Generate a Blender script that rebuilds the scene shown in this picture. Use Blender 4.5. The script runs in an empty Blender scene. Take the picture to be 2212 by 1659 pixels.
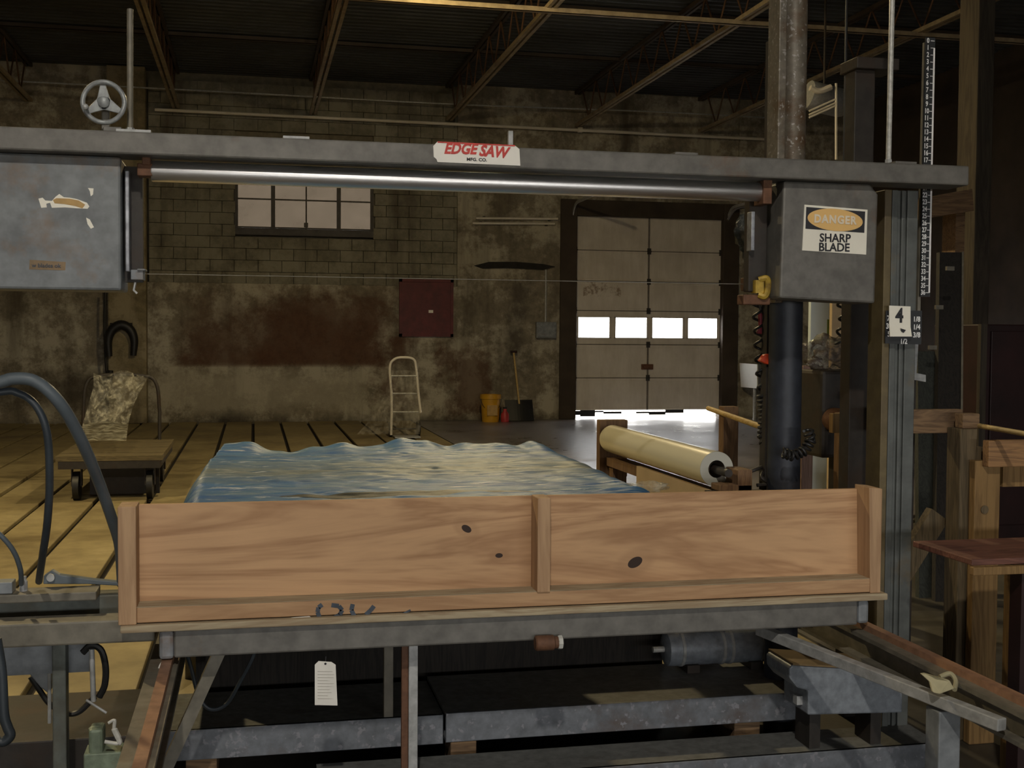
import bpy, bmesh, math, random
from math import sin, cos, pi, radians as rad
from mathutils import Vector as V, Matrix, noise as mnoise

random.seed(7)
sc = bpy.context.scene
COL = sc.collection

# ------------------------------------------------------------------ camera
YAW, PITCH, ROLL, F = rad(12.23), rad(2.296), rad(.396), 2578.0
EYE = V((0, 0, 1.5))
FWD = V((sin(YAW)*cos(PITCH), cos(YAW)*cos(PITCH), -sin(PITCH)))
_rt = V((cos(YAW), -sin(YAW), 0)); _up = _rt.cross(FWD)
RGT = _rt*cos(ROLL) + _up*sin(ROLL)
UPV = _up*cos(ROLL) - _rt*sin(ROLL)
cd = bpy.data.cameras.new('camera'); cam = bpy.data.objects.new('camera', cd); COL.objects.link(cam)
cd.sensor_fit = 'HORIZONTAL'; cd.sensor_width = 36.0; cd.lens = 36.0*F/2212.0
cd.clip_start = .05; cd.clip_end = 300
M3 = Matrix((RGT, UPV, -FWD)).transposed()
cam.matrix_world = Matrix.Translation(EYE) @ M3.to_4x4()
sc.camera = cam

# ------------------------------------------------------------------ light
sc.view_settings.view_transform = 'Standard'; sc.view_settings.look = 'None'
sc.view_settings.exposure = 0.0; sc.view_settings.gamma = 1.0
try: sc.view_settings.use_curve_mapping = False
except Exception: pass
world = bpy.data.worlds.new('overcast_sky'); sc.world = world; world.use_nodes = True
bg = world.node_tree.nodes['Background']
bg.inputs[0].default_value = (1.0, .985, .955, 1); bg.inputs[1].default_value = 12.0

def area(name, loc, rot, sx, sy, power, col):
    l = bpy.data.lights.new(name, 'AREA'); l.shape = 'RECTANGLE'; l.size = sx; l.size_y = sy
    l.energy = power; l.color = col
    o = bpy.data.objects.new(name, l); COL.objects.link(o); o.location = loc; o.rotation_euler = rot
    return o
# daylight comes in through a long open loading bay in the wall behind the photographer (portal only guides sampling)
area('doorway_daylight', (2.0, -7.15, 1.45), (rad(90), 0, 0), 10.4, .74, 1, (1, 1, 1)).data.cycles.is_portal = True

# ------------------------------------------------------------------ helpers
def P(px, py, Y):                       # a point of the photograph at depth Y -> metres
    d = FWD + RGT*((px-1106)/F) - UPV*((py-829.5)/F)
    return EYE + d*(Y/d.y)

MATS = {}
def nd(nt, t, **kw):
    n = nt.nodes.new(t)
    for k, v in kw.items():
        if k.startswith('i_'):
            n.inputs[int(k[2:])].default_value = v
        else: setattr(n, k, v)
    return n
def mk(name):
    m = bpy.data.materials.new(name); m.use_nodes = True; MATS[name] = m
    return m, m.node_tree, m.node_tree.nodes['Principled BSDF']
def ramp(nt, fac, stops):
    r = nt.nodes.new('ShaderNodeValToRGB'); e = r.color_ramp.elements
    while len(e) > 1: e.remove(e[-1])
    e[0].position = stops[0][0]; e[0].color = (*stops[0][1], 1)
    for p, c in stops[1:]:
        k = e.new(p); k.color = (*c, 1)
    nt.links.new(fac, r.inputs[0]); return r.outputs[0]
def coords(nt, scale=(1, 1, 1), world_space=True, rot=(0, 0, 0)):
    mp = nt.nodes.new('ShaderNodeMapping'); mp.inputs[3].default_value = scale; mp.inputs[2].default_value = rot
    if world_space:
        g = nt.nodes.new('ShaderNodeNewGeometry'); nt.links.new(g.outputs['Position'], mp.inputs[0])
    else:
        g = nt.nodes.new('ShaderNodeTexCoord'); nt.links.new(g.outputs['Object'], mp.inputs[0])
    return mp.outputs[0]
def noise(nt, vec, scale, detail=4, rough=.6, dist=0):
    n = nt.nodes.new('ShaderNodeTexNoise'); n.inputs['Scale'].default_value = scale
    n.inputs['Detail'].default_value = detail; n.inputs['Roughness'].default_value = rough
    n.inputs['Distortion'].default_value = dist
    nt.links.new(vec, n.inputs['Vector']); return n.outputs[0]
def mix(nt, fac, a, b, mode='MIX'):
    m = nt.nodes.new('ShaderNodeMix'); m.data_type = 'RGBA'; m.blend_type = mode
    for s, v in ((0, fac), (6, a), (7, b)):
        if hasattr(v, 'links'): nt.links.new(v, m.inputs[s])
        elif s == 0: m.inputs[0].default_value = v
        else: m.inputs[s].default_value = (*v, 1)
    return m.outputs[2]
def mth(nt, op, a, b=None, c=None):
    m = nt.nodes.new('ShaderNodeMath'); m.operation = op
    for i, v in enumerate((a, b, c)):
        if v is None: continue
        if hasattr(v, 'links'): nt.links.new(v, m.inputs[i])
        else: m.inputs[i].default_value = v
    return m.outputs[0]
def bump(nt, bs, h, strength=.3, dist=.01):
    b = nt.nodes.new('ShaderNodeBump'); b.inputs['Strength'].default_value = strength; b.inputs['Distance'].default_value = dist
    nt.links.new(h, b.inputs['Height']); nt.links.new(b.outputs[0], bs.inputs['Normal'])
def plain(name, col, rough=.6, metal=0, var=.25, scale=8, bmp=.15):
    m, nt, bs = mk(name)
    n = noise(nt, coords(nt), scale)
    c = ramp(nt, n, [(.3, tuple(x*(1-var) for x in col)), (.7, tuple(min(1, x*(1+var)) for x in col))])
    nt.links.new(c, bs.inputs['Base Color'])
    bs.inputs['Roughness'].default_value = rough; bs.inputs['Metallic'].default_value = metal
    if bmp: bump(nt, bs, n, bmp)
    return m
def steel(name, paint, rust=(.10, .045, .02), amount=.5, rough=.55, scale=5, fleck=None):
    """old painted steel: mottled paint with rust patches"""
    m, nt, bs = mk(name); v = coords(nt)
    n1 = noise(nt, v, scale, 6, .65); n2 = noise(nt, v, scale*6, 3)
    c = ramp(nt, n2, [(.3, tuple(x*.72 for x in paint)), (.7, tuple(min(1, x*1.2) for x in paint))])
    f = ramp(nt, n1, [(amount, (0, 0, 0)), (amount+.16, (1, 1, 1))])
    c = mix(nt, f, c, rust)
    if fleck:
        n3 = noise(nt, v, scale*9, 2)
        c = mix(nt, ramp(nt, n3, [(.60, (0, 0, 0)), (.66, (1, 1, 1))]), c, fleck)
    nt.links.new(c, bs.inputs['Base Color'])
    bs.inputs['Roughness'].default_value = rough; bs.inputs['Metallic'].default_value = .15
    bump(nt, bs, n2, .2, .004)
    return m
def wood(name, a, b, axis=0, scale=1.0, rough=.75, rings=10, knots=()):
    """timber with grain along the axis; knots: (x, z, radius) in object space"""
    m, nt, bs = mk(name)
    s = [9*scale]*3; s[axis] = .8*scale
    v = coords(nt, tuple(s), False); v1 = coords(nt, (1, 1, 1), False)
    n = noise(nt, v, 1.3, 5, .6, .8)
    w = mth(nt, 'FRACT', mth(nt, 'MULTIPLY', n, rings))
    w = mth(nt, 'ABSOLUTE', mth(nt, 'SUBTRACT', w, .5))
    fine = noise(nt, v, 9, 3)
    k = mth(nt, 'ADD', mth(nt, 'MULTIPLY', w, .9), mth(nt, 'MULTIPLY', fine, .55))
    c = ramp(nt, k, [(.25, b), (.62, a), (.9, tuple(min(1, x*1.12) for x in a))])
    big = noise(nt, v1, 1.6, 2)
    c = mix(nt, .5, c, ramp(nt, big, [(.3, (.62, .6, .58)), (.7, (1, 1, 1))]), 'MULTIPLY')
    for (kx, kz, kr, ka) in knots:
        mp = nt.nodes.new('ShaderNodeMapping'); mp.vector_type = 'TEXTURE'
        mp.inputs[1].default_value = (kx, 0, kz); mp.inputs[2].default_value = (0, ka, 0); mp.inputs[3].default_value = (kr, 1e3, kr*.62)
        tc = nt.nodes.new('ShaderNodeTexCoord'); nt.links.new(tc.outputs['Object'], mp.inputs[0])
        ln = nt.nodes.new('ShaderNodeVectorMath'); ln.operation = 'LENGTH'; nt.links.new(mp.outputs[0], ln.inputs[0])
        d = ln.outputs['Value']
        halo = mth(nt, 'MULTIPLY', mth(nt, 'SMOOTH_MIN', mth(nt, 'MAXIMUM', mth(nt, 'SUBTRACT', 3.2, d), 0), 1, .2), .35)
        c = mix(nt, halo, c, tuple(x*.8 for x in b))
        c = mix(nt, mth(nt, 'LESS_THAN', d, 1.0), c, (.035, .018, .012))
    nt.links.new(c, bs.inputs['Base Color']); bs.inputs['Roughness'].default_value = rough
    bump(nt, bs, k, .15, .004)
    return m
def film(name, col, alpha, rough=.18):
    m, nt, bs = mk(name)
    v = coords(nt); n = noise(nt, v, 14, 4)
    bs.inputs['Base Color'].default_value = (*col, 1); bs.inputs['Roughness'].default_value = rough
    nt.links.new(ramp(nt, n, [(.40, (alpha*.35,)*3), (.62, (min(1, alpha*1.7),)*3)]), bs.inputs['Alpha'])
    bs.inputs['Specular IOR Level'].default_value = 1.0
    bump(nt, bs, noise(nt, v, 9, 6, .7), .9, .05)
    return m

# ------------------------------------------------------------------ mesh builder
class MB:
    def __init__(s): s.v = []; s.f = []; s.mi = []; s.cur = 0
    def slot(s, i): s.cur = i; return s
    def add(s, vs, fs):
        o = len(s.v); s.v += [V(p) for p in vs]
        s.f += [tuple(o+i for i in f) for f in fs]; s.mi += [s.cur]*len(fs); return s
    def box(s, a, b):
        x0, y0, z0 = (min(a[i], b[i]) for i in range(3)); x1, y1, z1 = (max(a[i], b[i]) for i in range(3))
        return s.add([(x0,y0,z0),(x1,y0,z0),(x1,y1,z0),(x0,y1,z0),(x0,y0,z1),(x1,y0,z1),(x1,y1,z1),(x0,y1,z1)],
            [(0,3,2,1),(4,5,6,7),(0,1,5,4),(1,2,6,5),(2,3,7,6),(3,0,4,7)])
    def bar(s, a, b, w, h, up=(0, 0, 1)):                 # square bar from a to b, w across, h along 'up'
        a, b = V(a), V(b); d = (b-a).normalized(); u = V(up)
        if abs(d.dot(u)) > .98: u = V((0, 1, 0))
        r = d.cross(u).normalized(); u = r.cross(d).normalized()
        c = [r*(sx*w/2)+u*(sz*h/2) for sx, sz in ((-1,-1),(1,-1),(1,1),(-1,1))]
        return s.add([a+k for k in c]+[b+k for k in c], [(0,1,2,3),(7,6,5,4),(0,4,5,1),(1,5,6,2),(2,6,7,3),(3,7,4,0)])
    def tube(s, pts, r, n=10, caps=True, closed=False):
        pts = [V(p) for p in pts]; N = len(pts); rr = r if hasattr(r, '__len__') else [r]*N
        vs = []; prev = None
        for i, p in enumerate(pts):
            a = pts[i-1] if (i or closed) else p; b = pts[(i+1) % N] if (i < N-1 or closed) else p
            d = (b-a).normalized()
            if prev is None:
                u = V((0,0,1)) if abs(d.z) < .9 else V((1,0,0)); u = (u-d*u.dot(d)).normalized()
            else: u = (prev-d*prev.dot(d)).normalized()
            prev = u; w = d.cross(u)
            vs += [p+(u*cos(2*pi*k/n)+w*sin(2*pi*k/n))*rr[i] for k in range(n)]
        fs = []
        for i in range(N if closed else N-1):
            j = (i+1) % N
            fs += [(i*n+k, i*n+(k+1) % n, j*n+(k+1) % n, j*n+k) for k in range(n)]
        if caps and not closed: fs += [tuple(range(n-1, -1, -1)), tuple(range((N-1)*n, N*n))]
        return s.add(vs, fs)
    def prism(s, poly, ext):                              # poly: list of 3D points, ext: vector
        n = len(poly); e = V(ext)
        return s.add([V(p) for p in poly]+[V(p)+e for p in poly],
            [tuple(range(n-1,-1,-1)), tuple(range(n, 2*n))]+[(i,(i+1)%n,n+(i+1)%n,n+i) for i in range(n)])
    def grid(s, nx, ny, fn, thick=0):
        vs = [fn(i/nx, j/ny) for j in range(ny+1) for i in range(nx+1)]
        return s.add(vs, [(j*(nx+1)+i, j*(nx+1)+i+1, (j+1)*(nx+1)+i+1, (j+1)*(nx+1)+i) for j in range(ny) for i in range(nx)])
    def lathe(s, c, prof, n=20, axis='z', cap=True):
        c = V(c); vs = []
        for (r, h) in prof:
            for k in range(n):
                a = 2*pi*k/n
                vs.append(c + (V((r*cos(a), r*sin(a), h)) if axis == 'z' else V((h, r*cos(a), r*sin(a))) if axis == 'x' else V((r*sin(a), h, r*cos(a)))))
        fs = [(i*n+k, i*n+(k+1)%n, (i+1)*n+(k+1)%n, (i+1)*n+k) for i in range(len(prof)-1) for k in range(n)]
        if cap: fs += [tuple(range(n-1,-1,-1)), tuple(range((len(prof)-1)*n, len(prof)*n))]
        return s.add(vs, fs)
    def mesh(s, name, mats, smooth=False, fix=True):
        lo = V([min(p[i] for p in s.v) for i in range(3)]); hi = V([max(p[i] for p in s.v) for i in range(3)])
        c = (lo+hi)/2; c.z = lo.z
        me = bpy.data.meshes.new(name); me.from_pydata([p-c for p in s.v], [], s.f)
        for m in (mats if isinstance(mats, (list, tuple)) else [mats]): me.materials.append(MATS[m])
        for p, k in zip(me.polygons, s.mi): p.material_index = k
        if fix:
            bm = bmesh.new(); bm.from_mesh(me); bmesh.ops.recalc_face_normals(bm, faces=bm.faces); bm.to_mesh(me); bm.free()
        if smooth:
            for p in me.polygons: p.use_smooth = True
            if smooth != 'all': me.set_sharp_from_angle(angle=rad(40))
        return me, c
    def build(s, name, mats, parent=None, bevel=0, smooth=False, fix=True, solid=0):
        me, c = s.mesh(name, mats, smooth, fix)
        o = bpy.data.objects.new(name, me); COL.objects.link(o)
        put(o, c, parent)
        if solid:
            md = o.modifiers.new('thickness', 'SOLIDIFY'); md.thickness = solid; md.offset = 0
        if bevel:
            md = o.modifiers.new('edges', 'BEVEL'); md.width = bevel; md.segments = 2; md.limit_method = 'ANGLE'
        return o
def wpos(o):
    p = V(o.location)
    while o.parent: o = o.parent; p = p + V(o.location)
    return p
def put(o, c, parent):
    if parent is not None:
        o.parent = parent; o.location = V(c) - wpos(parent)
    else: o.location = c
def thing(name, loc, label, cat, group=None):
    o = bpy.data.objects.new(name, None); COL.objects.link(o); o.location = loc; o.empty_display_size = .1
    return tag(o, label, cat, group)
def tag(o, label, cat=None, group=None, kind=None):
    o['label'] = label
    if cat: o['category'] = cat
    if group: o['group'] = group
    if kind: o['kind'] = kind
    return o
def struct(o, label, cat): return tag(o, label, cat, kind='structure')
def text(name, body, loc, size, mat, parent, align='CENTER', shear=0, bold=0, xs=1, rotz=0, thick=.0006, tilt=0, spacing=1):
    cu = bpy.data.curves.new(name, 'FONT'); cu.body = body; cu.size = size; cu.align_x = align; cu.align_y = 'CENTER'
    cu.shear = shear; cu.offset = bold; cu.extrude = thick; cu.space_character = spacing; cu.resolution_u = 3
    t = bpy.data.objects.new('tmp', cu); COL.objects.link(t)
    dg = bpy.context.evaluated_depsgraph_get(); dg.update()
    me = bpy.data.meshes.new_from_object(t.evaluated_get(dg)); bpy.data.objects.remove(t)
    R = Matrix.Rotation(rotz, 4, 'Z') @ Matrix.Rotation(rad(90), 4, 'X') @ Matrix.Rotation(tilt, 4, 'Z') @ Matrix.Diagonal((xs, 1, 1, 1))
    me.transform(R); me.materials.clear(); me.materials.append(MATS[mat]); me.name = name
    o = bpy.data.objects.new(name, me); COL.objects.link(o); put(o, loc, parent); return o
def joined_text(name, items, mat, parent):
    """items: list of (body, loc, size, kwargs) -> one lettering mesh"""
    bm = bmesh.new()
    for body, loc, size, kw in items:
        o = text('tmp', body, loc, size, mat, None, **kw)
        o.data.transform(Matrix.Translation(o.location)); bm.from_mesh(o.data)
        me = o.data; bpy.data.objects.remove(o); bpy.data.meshes.remove(me)
    c = V((0, 0, 0))
    for v in bm.verts: c += v.co
    c /= len(bm.verts)
    for v in bm.verts: v.co -= c
    me = bpy.data.meshes.new(name); bm.to_mesh(me); bm.free(); me.materials.append(MATS[mat])
    o = bpy.data.objects.new(name, me); COL.objects.link(o); put(o, c, parent); return o
def spline(pts, n=8):
    pts = [V(p) for p in pts]; q = [pts[0]*2-pts[1]]+pts+[pts[-1]*2-pts[-2]]; out = []
    for i in range(1, len(q)-2):
        p0, p1, p2, p3 = q[i-1:i+3]
        for k in range(n):
            t = k/n
            out.append(.5*((2*p1)+(p2-p0)*t+(2*p0-5*p1+4*p2-p3)*t*t+(3*p1-p0-3*p2+p3)*t**3))
    return out+[pts[-1]]
def helix(path, R, turns, n=14):
    path = [V(p) for p in path]; L = [0]
    for a, b in zip(path, path[1:]): L.append(L[-1]+(b-a).length)
    def at(s):
        for i in range(len(path)-1):
            if s <= L[i+1] or i == len(path)-2:
                t = (s-L[i])/max(1e-9, L[i+1]-L[i]); return path[i].lerp(path[i+1], t), (path[i+1]-path[i]).normalized()
    out = []; N = int(turns*n)
    for k in range(N+1):
        p, d = at(L[-1]*k/N); u = d.cross(V((0, 1, 0)));
        if u.length < .1: u = d.cross(V((1, 0, 0)))
        u.normalize(); w = d.cross(u); a = 2*pi*k/n
        out.append(p+u*(R*cos(a))+w*(R*sin(a)))
    return out
def crumple(c, size, seed, amp=.35, n=2.2, sub=3):
    bm = bmesh.new(); bmesh.ops.create_icosphere(bm, subdivisions=sub, radius=1)
    for v in bm.verts:
        p = v.co.copy(); k = 1+amp*mnoise.noise(p*n+V((seed, 0, 0)))+amp*.5*mnoise.noise(p*n*2.7+V((0, seed, 0)))
        v.co = V((p.x*size[0], p.y*size[1], p.z*size[2]))*k+V(c)
    b = MB(); b.add([v.co.copy() for v in bm.verts], [tuple(v.index for v in f.verts) for f in bm.faces]); bm.free(); return b

# ------------------------------------------------------------------ materials
GREY = (.158, .152, .138)
steel('grey_paint', GREY, (.15, .085, .045), .60, .5, 3.0)
steel('bluegrey_paint', (.23, .25, .27), (.16, .085, .04), .60, .5, 3.2)
steel('housing_paint', (.19, .205, .215), (.20, .12, .06), .54, .5, 2.6)
steel('post_paint', (.115, .125, .12), (.17, .115, .045), .55, .5, 2.2)
steel('post_side', (.15, .115, .055), (.13, .10, .06), .5, .55, 3.0)
steel('column_paint', (.17, .15, .12), (.10, .06, .03), .48, .5, 6.0, (.33, .31, .29))
steel('column_sleeve', (.028, .033, .045), (.075, .05, .04), .62, .5, 3.0)
steel('rusty_rail', (.34, .19, .12), (.42, .23, .13), .5, .5, 4.0)
steel('rail_web', (.19, .175, .14), (.19, .13, .08), .58, .55, 3.0)
steel('slab_paint', (.17, .185, .21), (.12, .10, .095), .55, .55, 4.0, (.25, .255, .285))
steel('beam_green', (.14, .155, .14), (.11, .10, .07), .5, .6, 3.0)
steel('web_rust', (.12, .065, .035), (.08, .04, .022), .5, .7, 2.0)
steel('joist_paint', (.33, .27, .18), (.18, .12, .07), .55, .55, 1.5)
steel('dark_iron', (.034, .029, .025), (.04, .025, .016), .5, .6, 4.0)
steel('rust_iron', (.16, .075, .04), (.10, .05, .03), .5, .7, 7.0)
steel('galvanised', (.42, .43, .43), (.30, .29, .27), .6, .4, 5.0)
steel('motor_paint', (.26, .29, .33), (.12, .12, .12), .62, .45, 5.0)
steel('green_paint', (.20, .25, .18), (.20, .15, .08), .62, .5, 6.0)
steel('bright_rod', (.55, .55, .52), (.35, .2, .12), .68, .35, 9.0)
steel('yellow_rust', (.45, .30, .04), (.12, .07, .03), .50, .5, 9.0)
plain('chrome_tube', (.92, .92, .94), .37, 1.0, .03, 3, 0)
plain('polished_edge', (.30, .31, .34), .5, .7, .5, 22, 0)
plain('hose_black', (.035, .045, .055), .45)
plain('hose_grey', (.11, .135, .155), .5, 0, .2, 6)
plain('black_rubber', (.012, .012, .012), .5)
plain('black_paint', (.014, .014, .016), .5)
plain('white_sign', (.94, .92, .86), .4, 0, .03, 9, 0)
plain('cream_sign', (.93, .90, .79), .4, 0, .03, 9, 0)
plain('sign_yellow', (.86, .55, .20), .5, 0, .04, 9, 0)
plain('sign_pale', (.86, .76, .60), .5, 0, .05, 9, 0)
plain('sign_red', (.62, .055, .045), .5, 0, .15, 20, 0)
plain('sign_tan', (.52, .33, .12), .6, 0, .15, 20, 0)
plain('ink', (.02, .02, .025), .5, 0, .1, 9, 0)
plain('ink_blue', (.06, .075, .10), .7, 0, .3, 20, 0)
plain('scale_black', (.02, .022, .025), .45, 0, .2, 9, 0)
plain('scale_white', (.92, .92, .92), .5, 0, .04, 9, 0)
plain('paper', (.86, .84, .78), .7, 0, .06, 12, .05)
plain('red_paint', (.105, .014, .018), .6, 0, .35, 6)
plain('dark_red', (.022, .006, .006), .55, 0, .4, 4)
plain('bucket_yellow', (.62, .33, .02), .45, 0, .12, 8)
plain('pink_red', (.5, .05, .06), .5)
plain('orange_red', (.75, .07, .015), .5)
plain('cord_yellow', (.55, .42, .09), .7, 0, .25, 20)
plain('white_tube', (.70, .66, .58), .45, 0, .08, 5)
plain('fitting_white', (.62, .62, .58), .5)
plain('pale_blue', (.66, .76, .80), .6, 0, .15, 1.2)
plain('tan_panel', (.56, .42, .25), .7, 0, .15, 3)
plain('core_card', (.16, .12, .08), .8)
plain('lamp_shade', (.10, .12, .11), .5)
plain('ground', (.62, .60, .56), .9, 0, .15, .6)
plain('smoke_black', (.02, .018, .016), .9, 0, .3, 9)
plain('green_label', (.13, .18, .03), .7)
plain('deck', (.045, .05, .056), .6, .1, .45, .9, 0)
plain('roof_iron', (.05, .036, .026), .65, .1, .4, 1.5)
wood('plywood', (.61, .375, .20), (.43, .24, .12), 0, .42, .7, 7,
     ((0.372, 0.114, .026, -.45), (-0.184, 0.239, .017, .55), (-0.079, 0.151, .012, 0)))
wood('pine', (.54, .335, .18), (.43, .25, .13), 0, .8, .75, 5)
wood('pine_v', (.54, .35, .20), (.44, .27, .15), 2, .8, .75, 5)
wood('pine_dusty', (.48, .40, .27), (.36, .27, .17), 0, 1.0, .85, 8)
wood('post_wood', (.29, .175, .065), (.20, .115, .04), 2, 1.0, .75, 8)
wood('old_wood', (.15, .11, .06), (.08, .06, .032), 2, 1.0, .85, 9)
wood('old_wood_x', (.24, .15, .08), (.13, .08, .045), 0, 1.0, .85, 9)
wood('stand_wood', (.24, .14, .07), (.15, .085, .045), 2, 1.2, .8, 9)
wood('dowel_wood', (.66, .48, .20), (.45, .30, .11), 1, 1.5, .6, 9)
wood('board_dark', (.026, .022, .018), (.013, .011, .010), 2, 1.0, .85, 9)
wood('board_grey', (.065, .07, .06), (.035, .038, .032), 2, 1.0, .85, 9)
wood('timber_dark', (.06, .048, .034), (.035, .028, .02), 2, .6, .9, 6)
wood('bench_wood', (.20, .085, .06), (.12, .05, .035), 0, 1.0, .7, 9)
wood('cart_wood', (.17, .135, .07), (.10, .08, .04), 0, 1.0, .8, 9)

# concrete wall, whitewash worn off, rust-brown paint and soot streaks
def wall_mat(name, base, white, blocks=False):
    m, nt, bs = mk(name); v = coords(nt)
    vs = coords(nt, (1.6, 1, .22))
    n1 = noise(nt, v, 1.7, 9, .74); n2 = noise(nt, vs, 1.4, 5, .6); n3 = noise(nt, v, 9, 4, .7)
    c = ramp(nt, n3, [(.25, tuple(x*.6 for x in base)), (.75, tuple(x*1.25 for x in base))])
    c = mix(nt, ramp(nt, n1, [(.46, (0,)*3), (.57, (1,)*3)]), c, white)
    c = mix(nt, ramp(nt, n2, [(.50, (0,)*3), (.72, (.8,)*3)]), c, (.075, .06, .04))
    sx = nt.nodes.new('ShaderNodeSeparateXYZ'); g = nt.nodes.new('ShaderNodeNewGeometry'); nt.links.new(g.outputs['Position'], sx.inputs[0])
    X, Z = sx.outputs[0], sx.outputs[2]
    jit = mth(nt, 'MULTIPLY', mth(nt, 'SUBTRACT', noise(nt, v, 1.5, 6, .7), .5), 2.6)
    def patch(x0, x1, z0, z1, soft, j, flat=False):
        a = mth(nt, 'MINIMUM', mth(nt, 'SUBTRACT', X, x0), mth(nt, 'SUBTRACT', x1, X))
        b = mth(nt, 'MINIMUM', mth(nt, 'SUBTRACT', Z, z0-(9 if flat else 0)), mth(nt, 'SUBTRACT', z1, Z))
        d = mth(nt, 'ADD', mth(nt, 'MINIMUM', a, b), mth(nt, 'MULTIPLY', jit, j))
        if flat: d = mth(nt, 'MINIMUM', d, mth(nt, 'MULTIPLY', mth(nt, 'SUBTRACT', Z, z0), 6))
        return mth(nt, 'MINIMUM', mth(nt, 'MAXIMUM', mth(nt, 'DIVIDE', d, soft), 0), 1)
    if not blocks:
        c = mix(nt, mth(nt, 'MULTIPLY', patch(-1.7, 2.0, .12, .95, .2, .25), .55), c, white)
        brown = mix(nt, n3, (.05, .020, .010), (.125, .055, .026))
        for args in ((-1.25, 2.6, .93, 2.25, .6, .65, True), (.1, 2.45, .93, 2.42, .4, .5, True), (-1.5, .6, .93, 1.35, .4, .4, True), (2.0, 2.75, .2, 1.6, .3, .7), (3.3, 4.2, .0, 1.25, .3, .9)):
            c = mix(nt, mth(nt, 'MULTIPLY', patch(*args), .72), c, brown)
        c = mix(nt, mth(nt, 'MULTIPLY', patch(4.25, 5.0, .9, 2.75, .3, .5), .7), c, (.06, .05, .04))
        c = mix(nt, mth(nt, 'MULTIPLY', patch(-9, 12, -.5, .12, .25, .3), .85), c, (.03, .024, .018))
        c = mix(nt, mth(nt, 'MULTIPLY', patch(-9, -2.1, .1, .95, .3, .35), .7), c, (.045, .035, .025))
    else:
        oi = nt.nodes.new('ShaderNodeObjectInfo')
        c = mix(nt, .5, c, ramp(nt, oi.outputs['Random'], [(0, (.80,)*3), (1, (1.08,)*3)]), 'MULTIPLY')
    nt.links.new(c, bs.inputs['Base Color']); bs.inputs['Roughness'].default_value = .9
    bump(nt, bs, n3, .4, .02)
wall_mat('wall_concrete', (.24, .21, .155), (.46, .425, .335))
wall_mat('wall_block', (.22, .205, .155), (.29, .275, .215), True)
wall_mat('pilaster_concrete', (.23, .19, .11), (.33, .28, .18), False)
plain('mortar', (.19, .17, .125), .95, 0, .3, 8)
def floor_mat(name, a, b, c3, rough, sc):
    m, nt, bs = mk(name); v = coords(nt); n1 = noise(nt, v, sc, 6, .65); n2 = noise(nt, v, sc*9, 4, .6)
    c = ramp(nt, n1, [(.32, a), (.52, b), (.72, c3)])
    c = mix(nt, .55, c, ramp(nt, n2, [(.3, (.55,)*3), (.7, (1.1,)*3)]), 'MULTIPLY')
    nt.links.new(c, bs.inputs['Base Color'])
    nt.links.new(ramp(nt, n1, [(.35, (rough*.6,)*3), (.65, (rough,)*3)]), bs.inputs['Roughness'])
    bump(nt, bs, n2, .25, .01)
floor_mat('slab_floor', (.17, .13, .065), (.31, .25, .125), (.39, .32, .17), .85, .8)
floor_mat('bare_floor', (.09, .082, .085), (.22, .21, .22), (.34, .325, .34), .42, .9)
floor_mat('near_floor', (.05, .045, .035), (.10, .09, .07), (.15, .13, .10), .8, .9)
plain('slot_dirt', (.018, .014, .010), .95)

# door and window
m, nt, bs = mk('door_paint'); v = coords(nt)
c = ramp(nt, noise(nt, v, 2.5, 4), [(.3, (.62, .57, .50)), (.7, (.74, .69, .61))])
c = mix(nt, .6, c, ramp(nt, noise(nt, coords(nt, (3, 3, .5)), 2.0, 5, .7), [(.35, (.80, .78, .74)), (.6, (1, 1, 1))]), 'MULTIPLY')
gs = nt.nodes.new('ShaderNodeSeparateXYZ'); gp = nt.nodes.new('ShaderNodeNewGeometry'); nt.links.new(gp.outputs['Position'], gs.inputs[0])
mk1 = mth(nt, 'MULTIPLY', mth(nt, 'LESS_THAN', mth(nt, 'ABSOLUTE', mth(nt, 'SUBTRACT', gs.outputs[0], 6.25)), .36), mth(nt, 'LESS_THAN', mth(nt, 'ABSOLUTE', mth(nt, 'SUBTRACT', gs.outputs[2], 2.37)), .13))
mk1 = mth(nt, 'MULTIPLY', mk1, ramp(nt, noise(nt, v, 6, 5, .7), [(.48, (0,)*3), (.58, (.75,)*3)]))
nt.links.new(mix(nt, mk1, c, (.20, .12, .06)), bs.inputs['Base Color']); bs.inputs['Roughness'].default_value = .6
plain('door_iron', (.05, .045, .04), .55, .3)
plain('header_wood', (.05, .036, .024), .8, 0, .35, 2)
m, nt, bs = mk('door_glass')
tr = nd(nt, 'ShaderNodeBsdfTransparent'); tr.inputs[0].default_value = (.95, .97, 1, 1)
gl = nd(nt, 'ShaderNodeBsdfGlossy'); gl.inputs['Roughness'].default_value = .1
mx = nd(nt, 'ShaderNodeMixShader'); mx.inputs[0].default_value = .06
nt.links.new(tr.outputs[0], mx.inputs[1]); nt.links.new(gl.outputs[0], mx.inputs[2])
nt.links.new(mx.outputs[0], nt.nodes['Material Output'].inputs[0])
m, nt, bs = mk('dirty_glass')
tr = nd(nt, 'ShaderNodeBsdfTransparent')
oi = nd(nt, 'ShaderNodeObjectInfo')
c = ramp(nt, noise(nt, coords(nt), 2.5, 4), [(.3, (.125, .111, .094)), (.7, (.142, .126, .107))])
nt.links.new(c, tr.inputs[0])
df = nd(nt, 'ShaderNodeBsdfDiffuse'); df.inputs[0].default_value = (.30, .28, .25, 1)
mx = nd(nt, 'ShaderNodeMixShader'); mx.inputs[0].default_value = .12
nt.links.new(tr.outputs[0], mx.inputs[1]); nt.links.new(df.outputs[0], mx.inputs[2])
nt.links.new(mx.outputs[0], nt.nodes['Material Output'].inputs[0])
film('clear_film', (.84, .82, .68), .30, .10)
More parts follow.
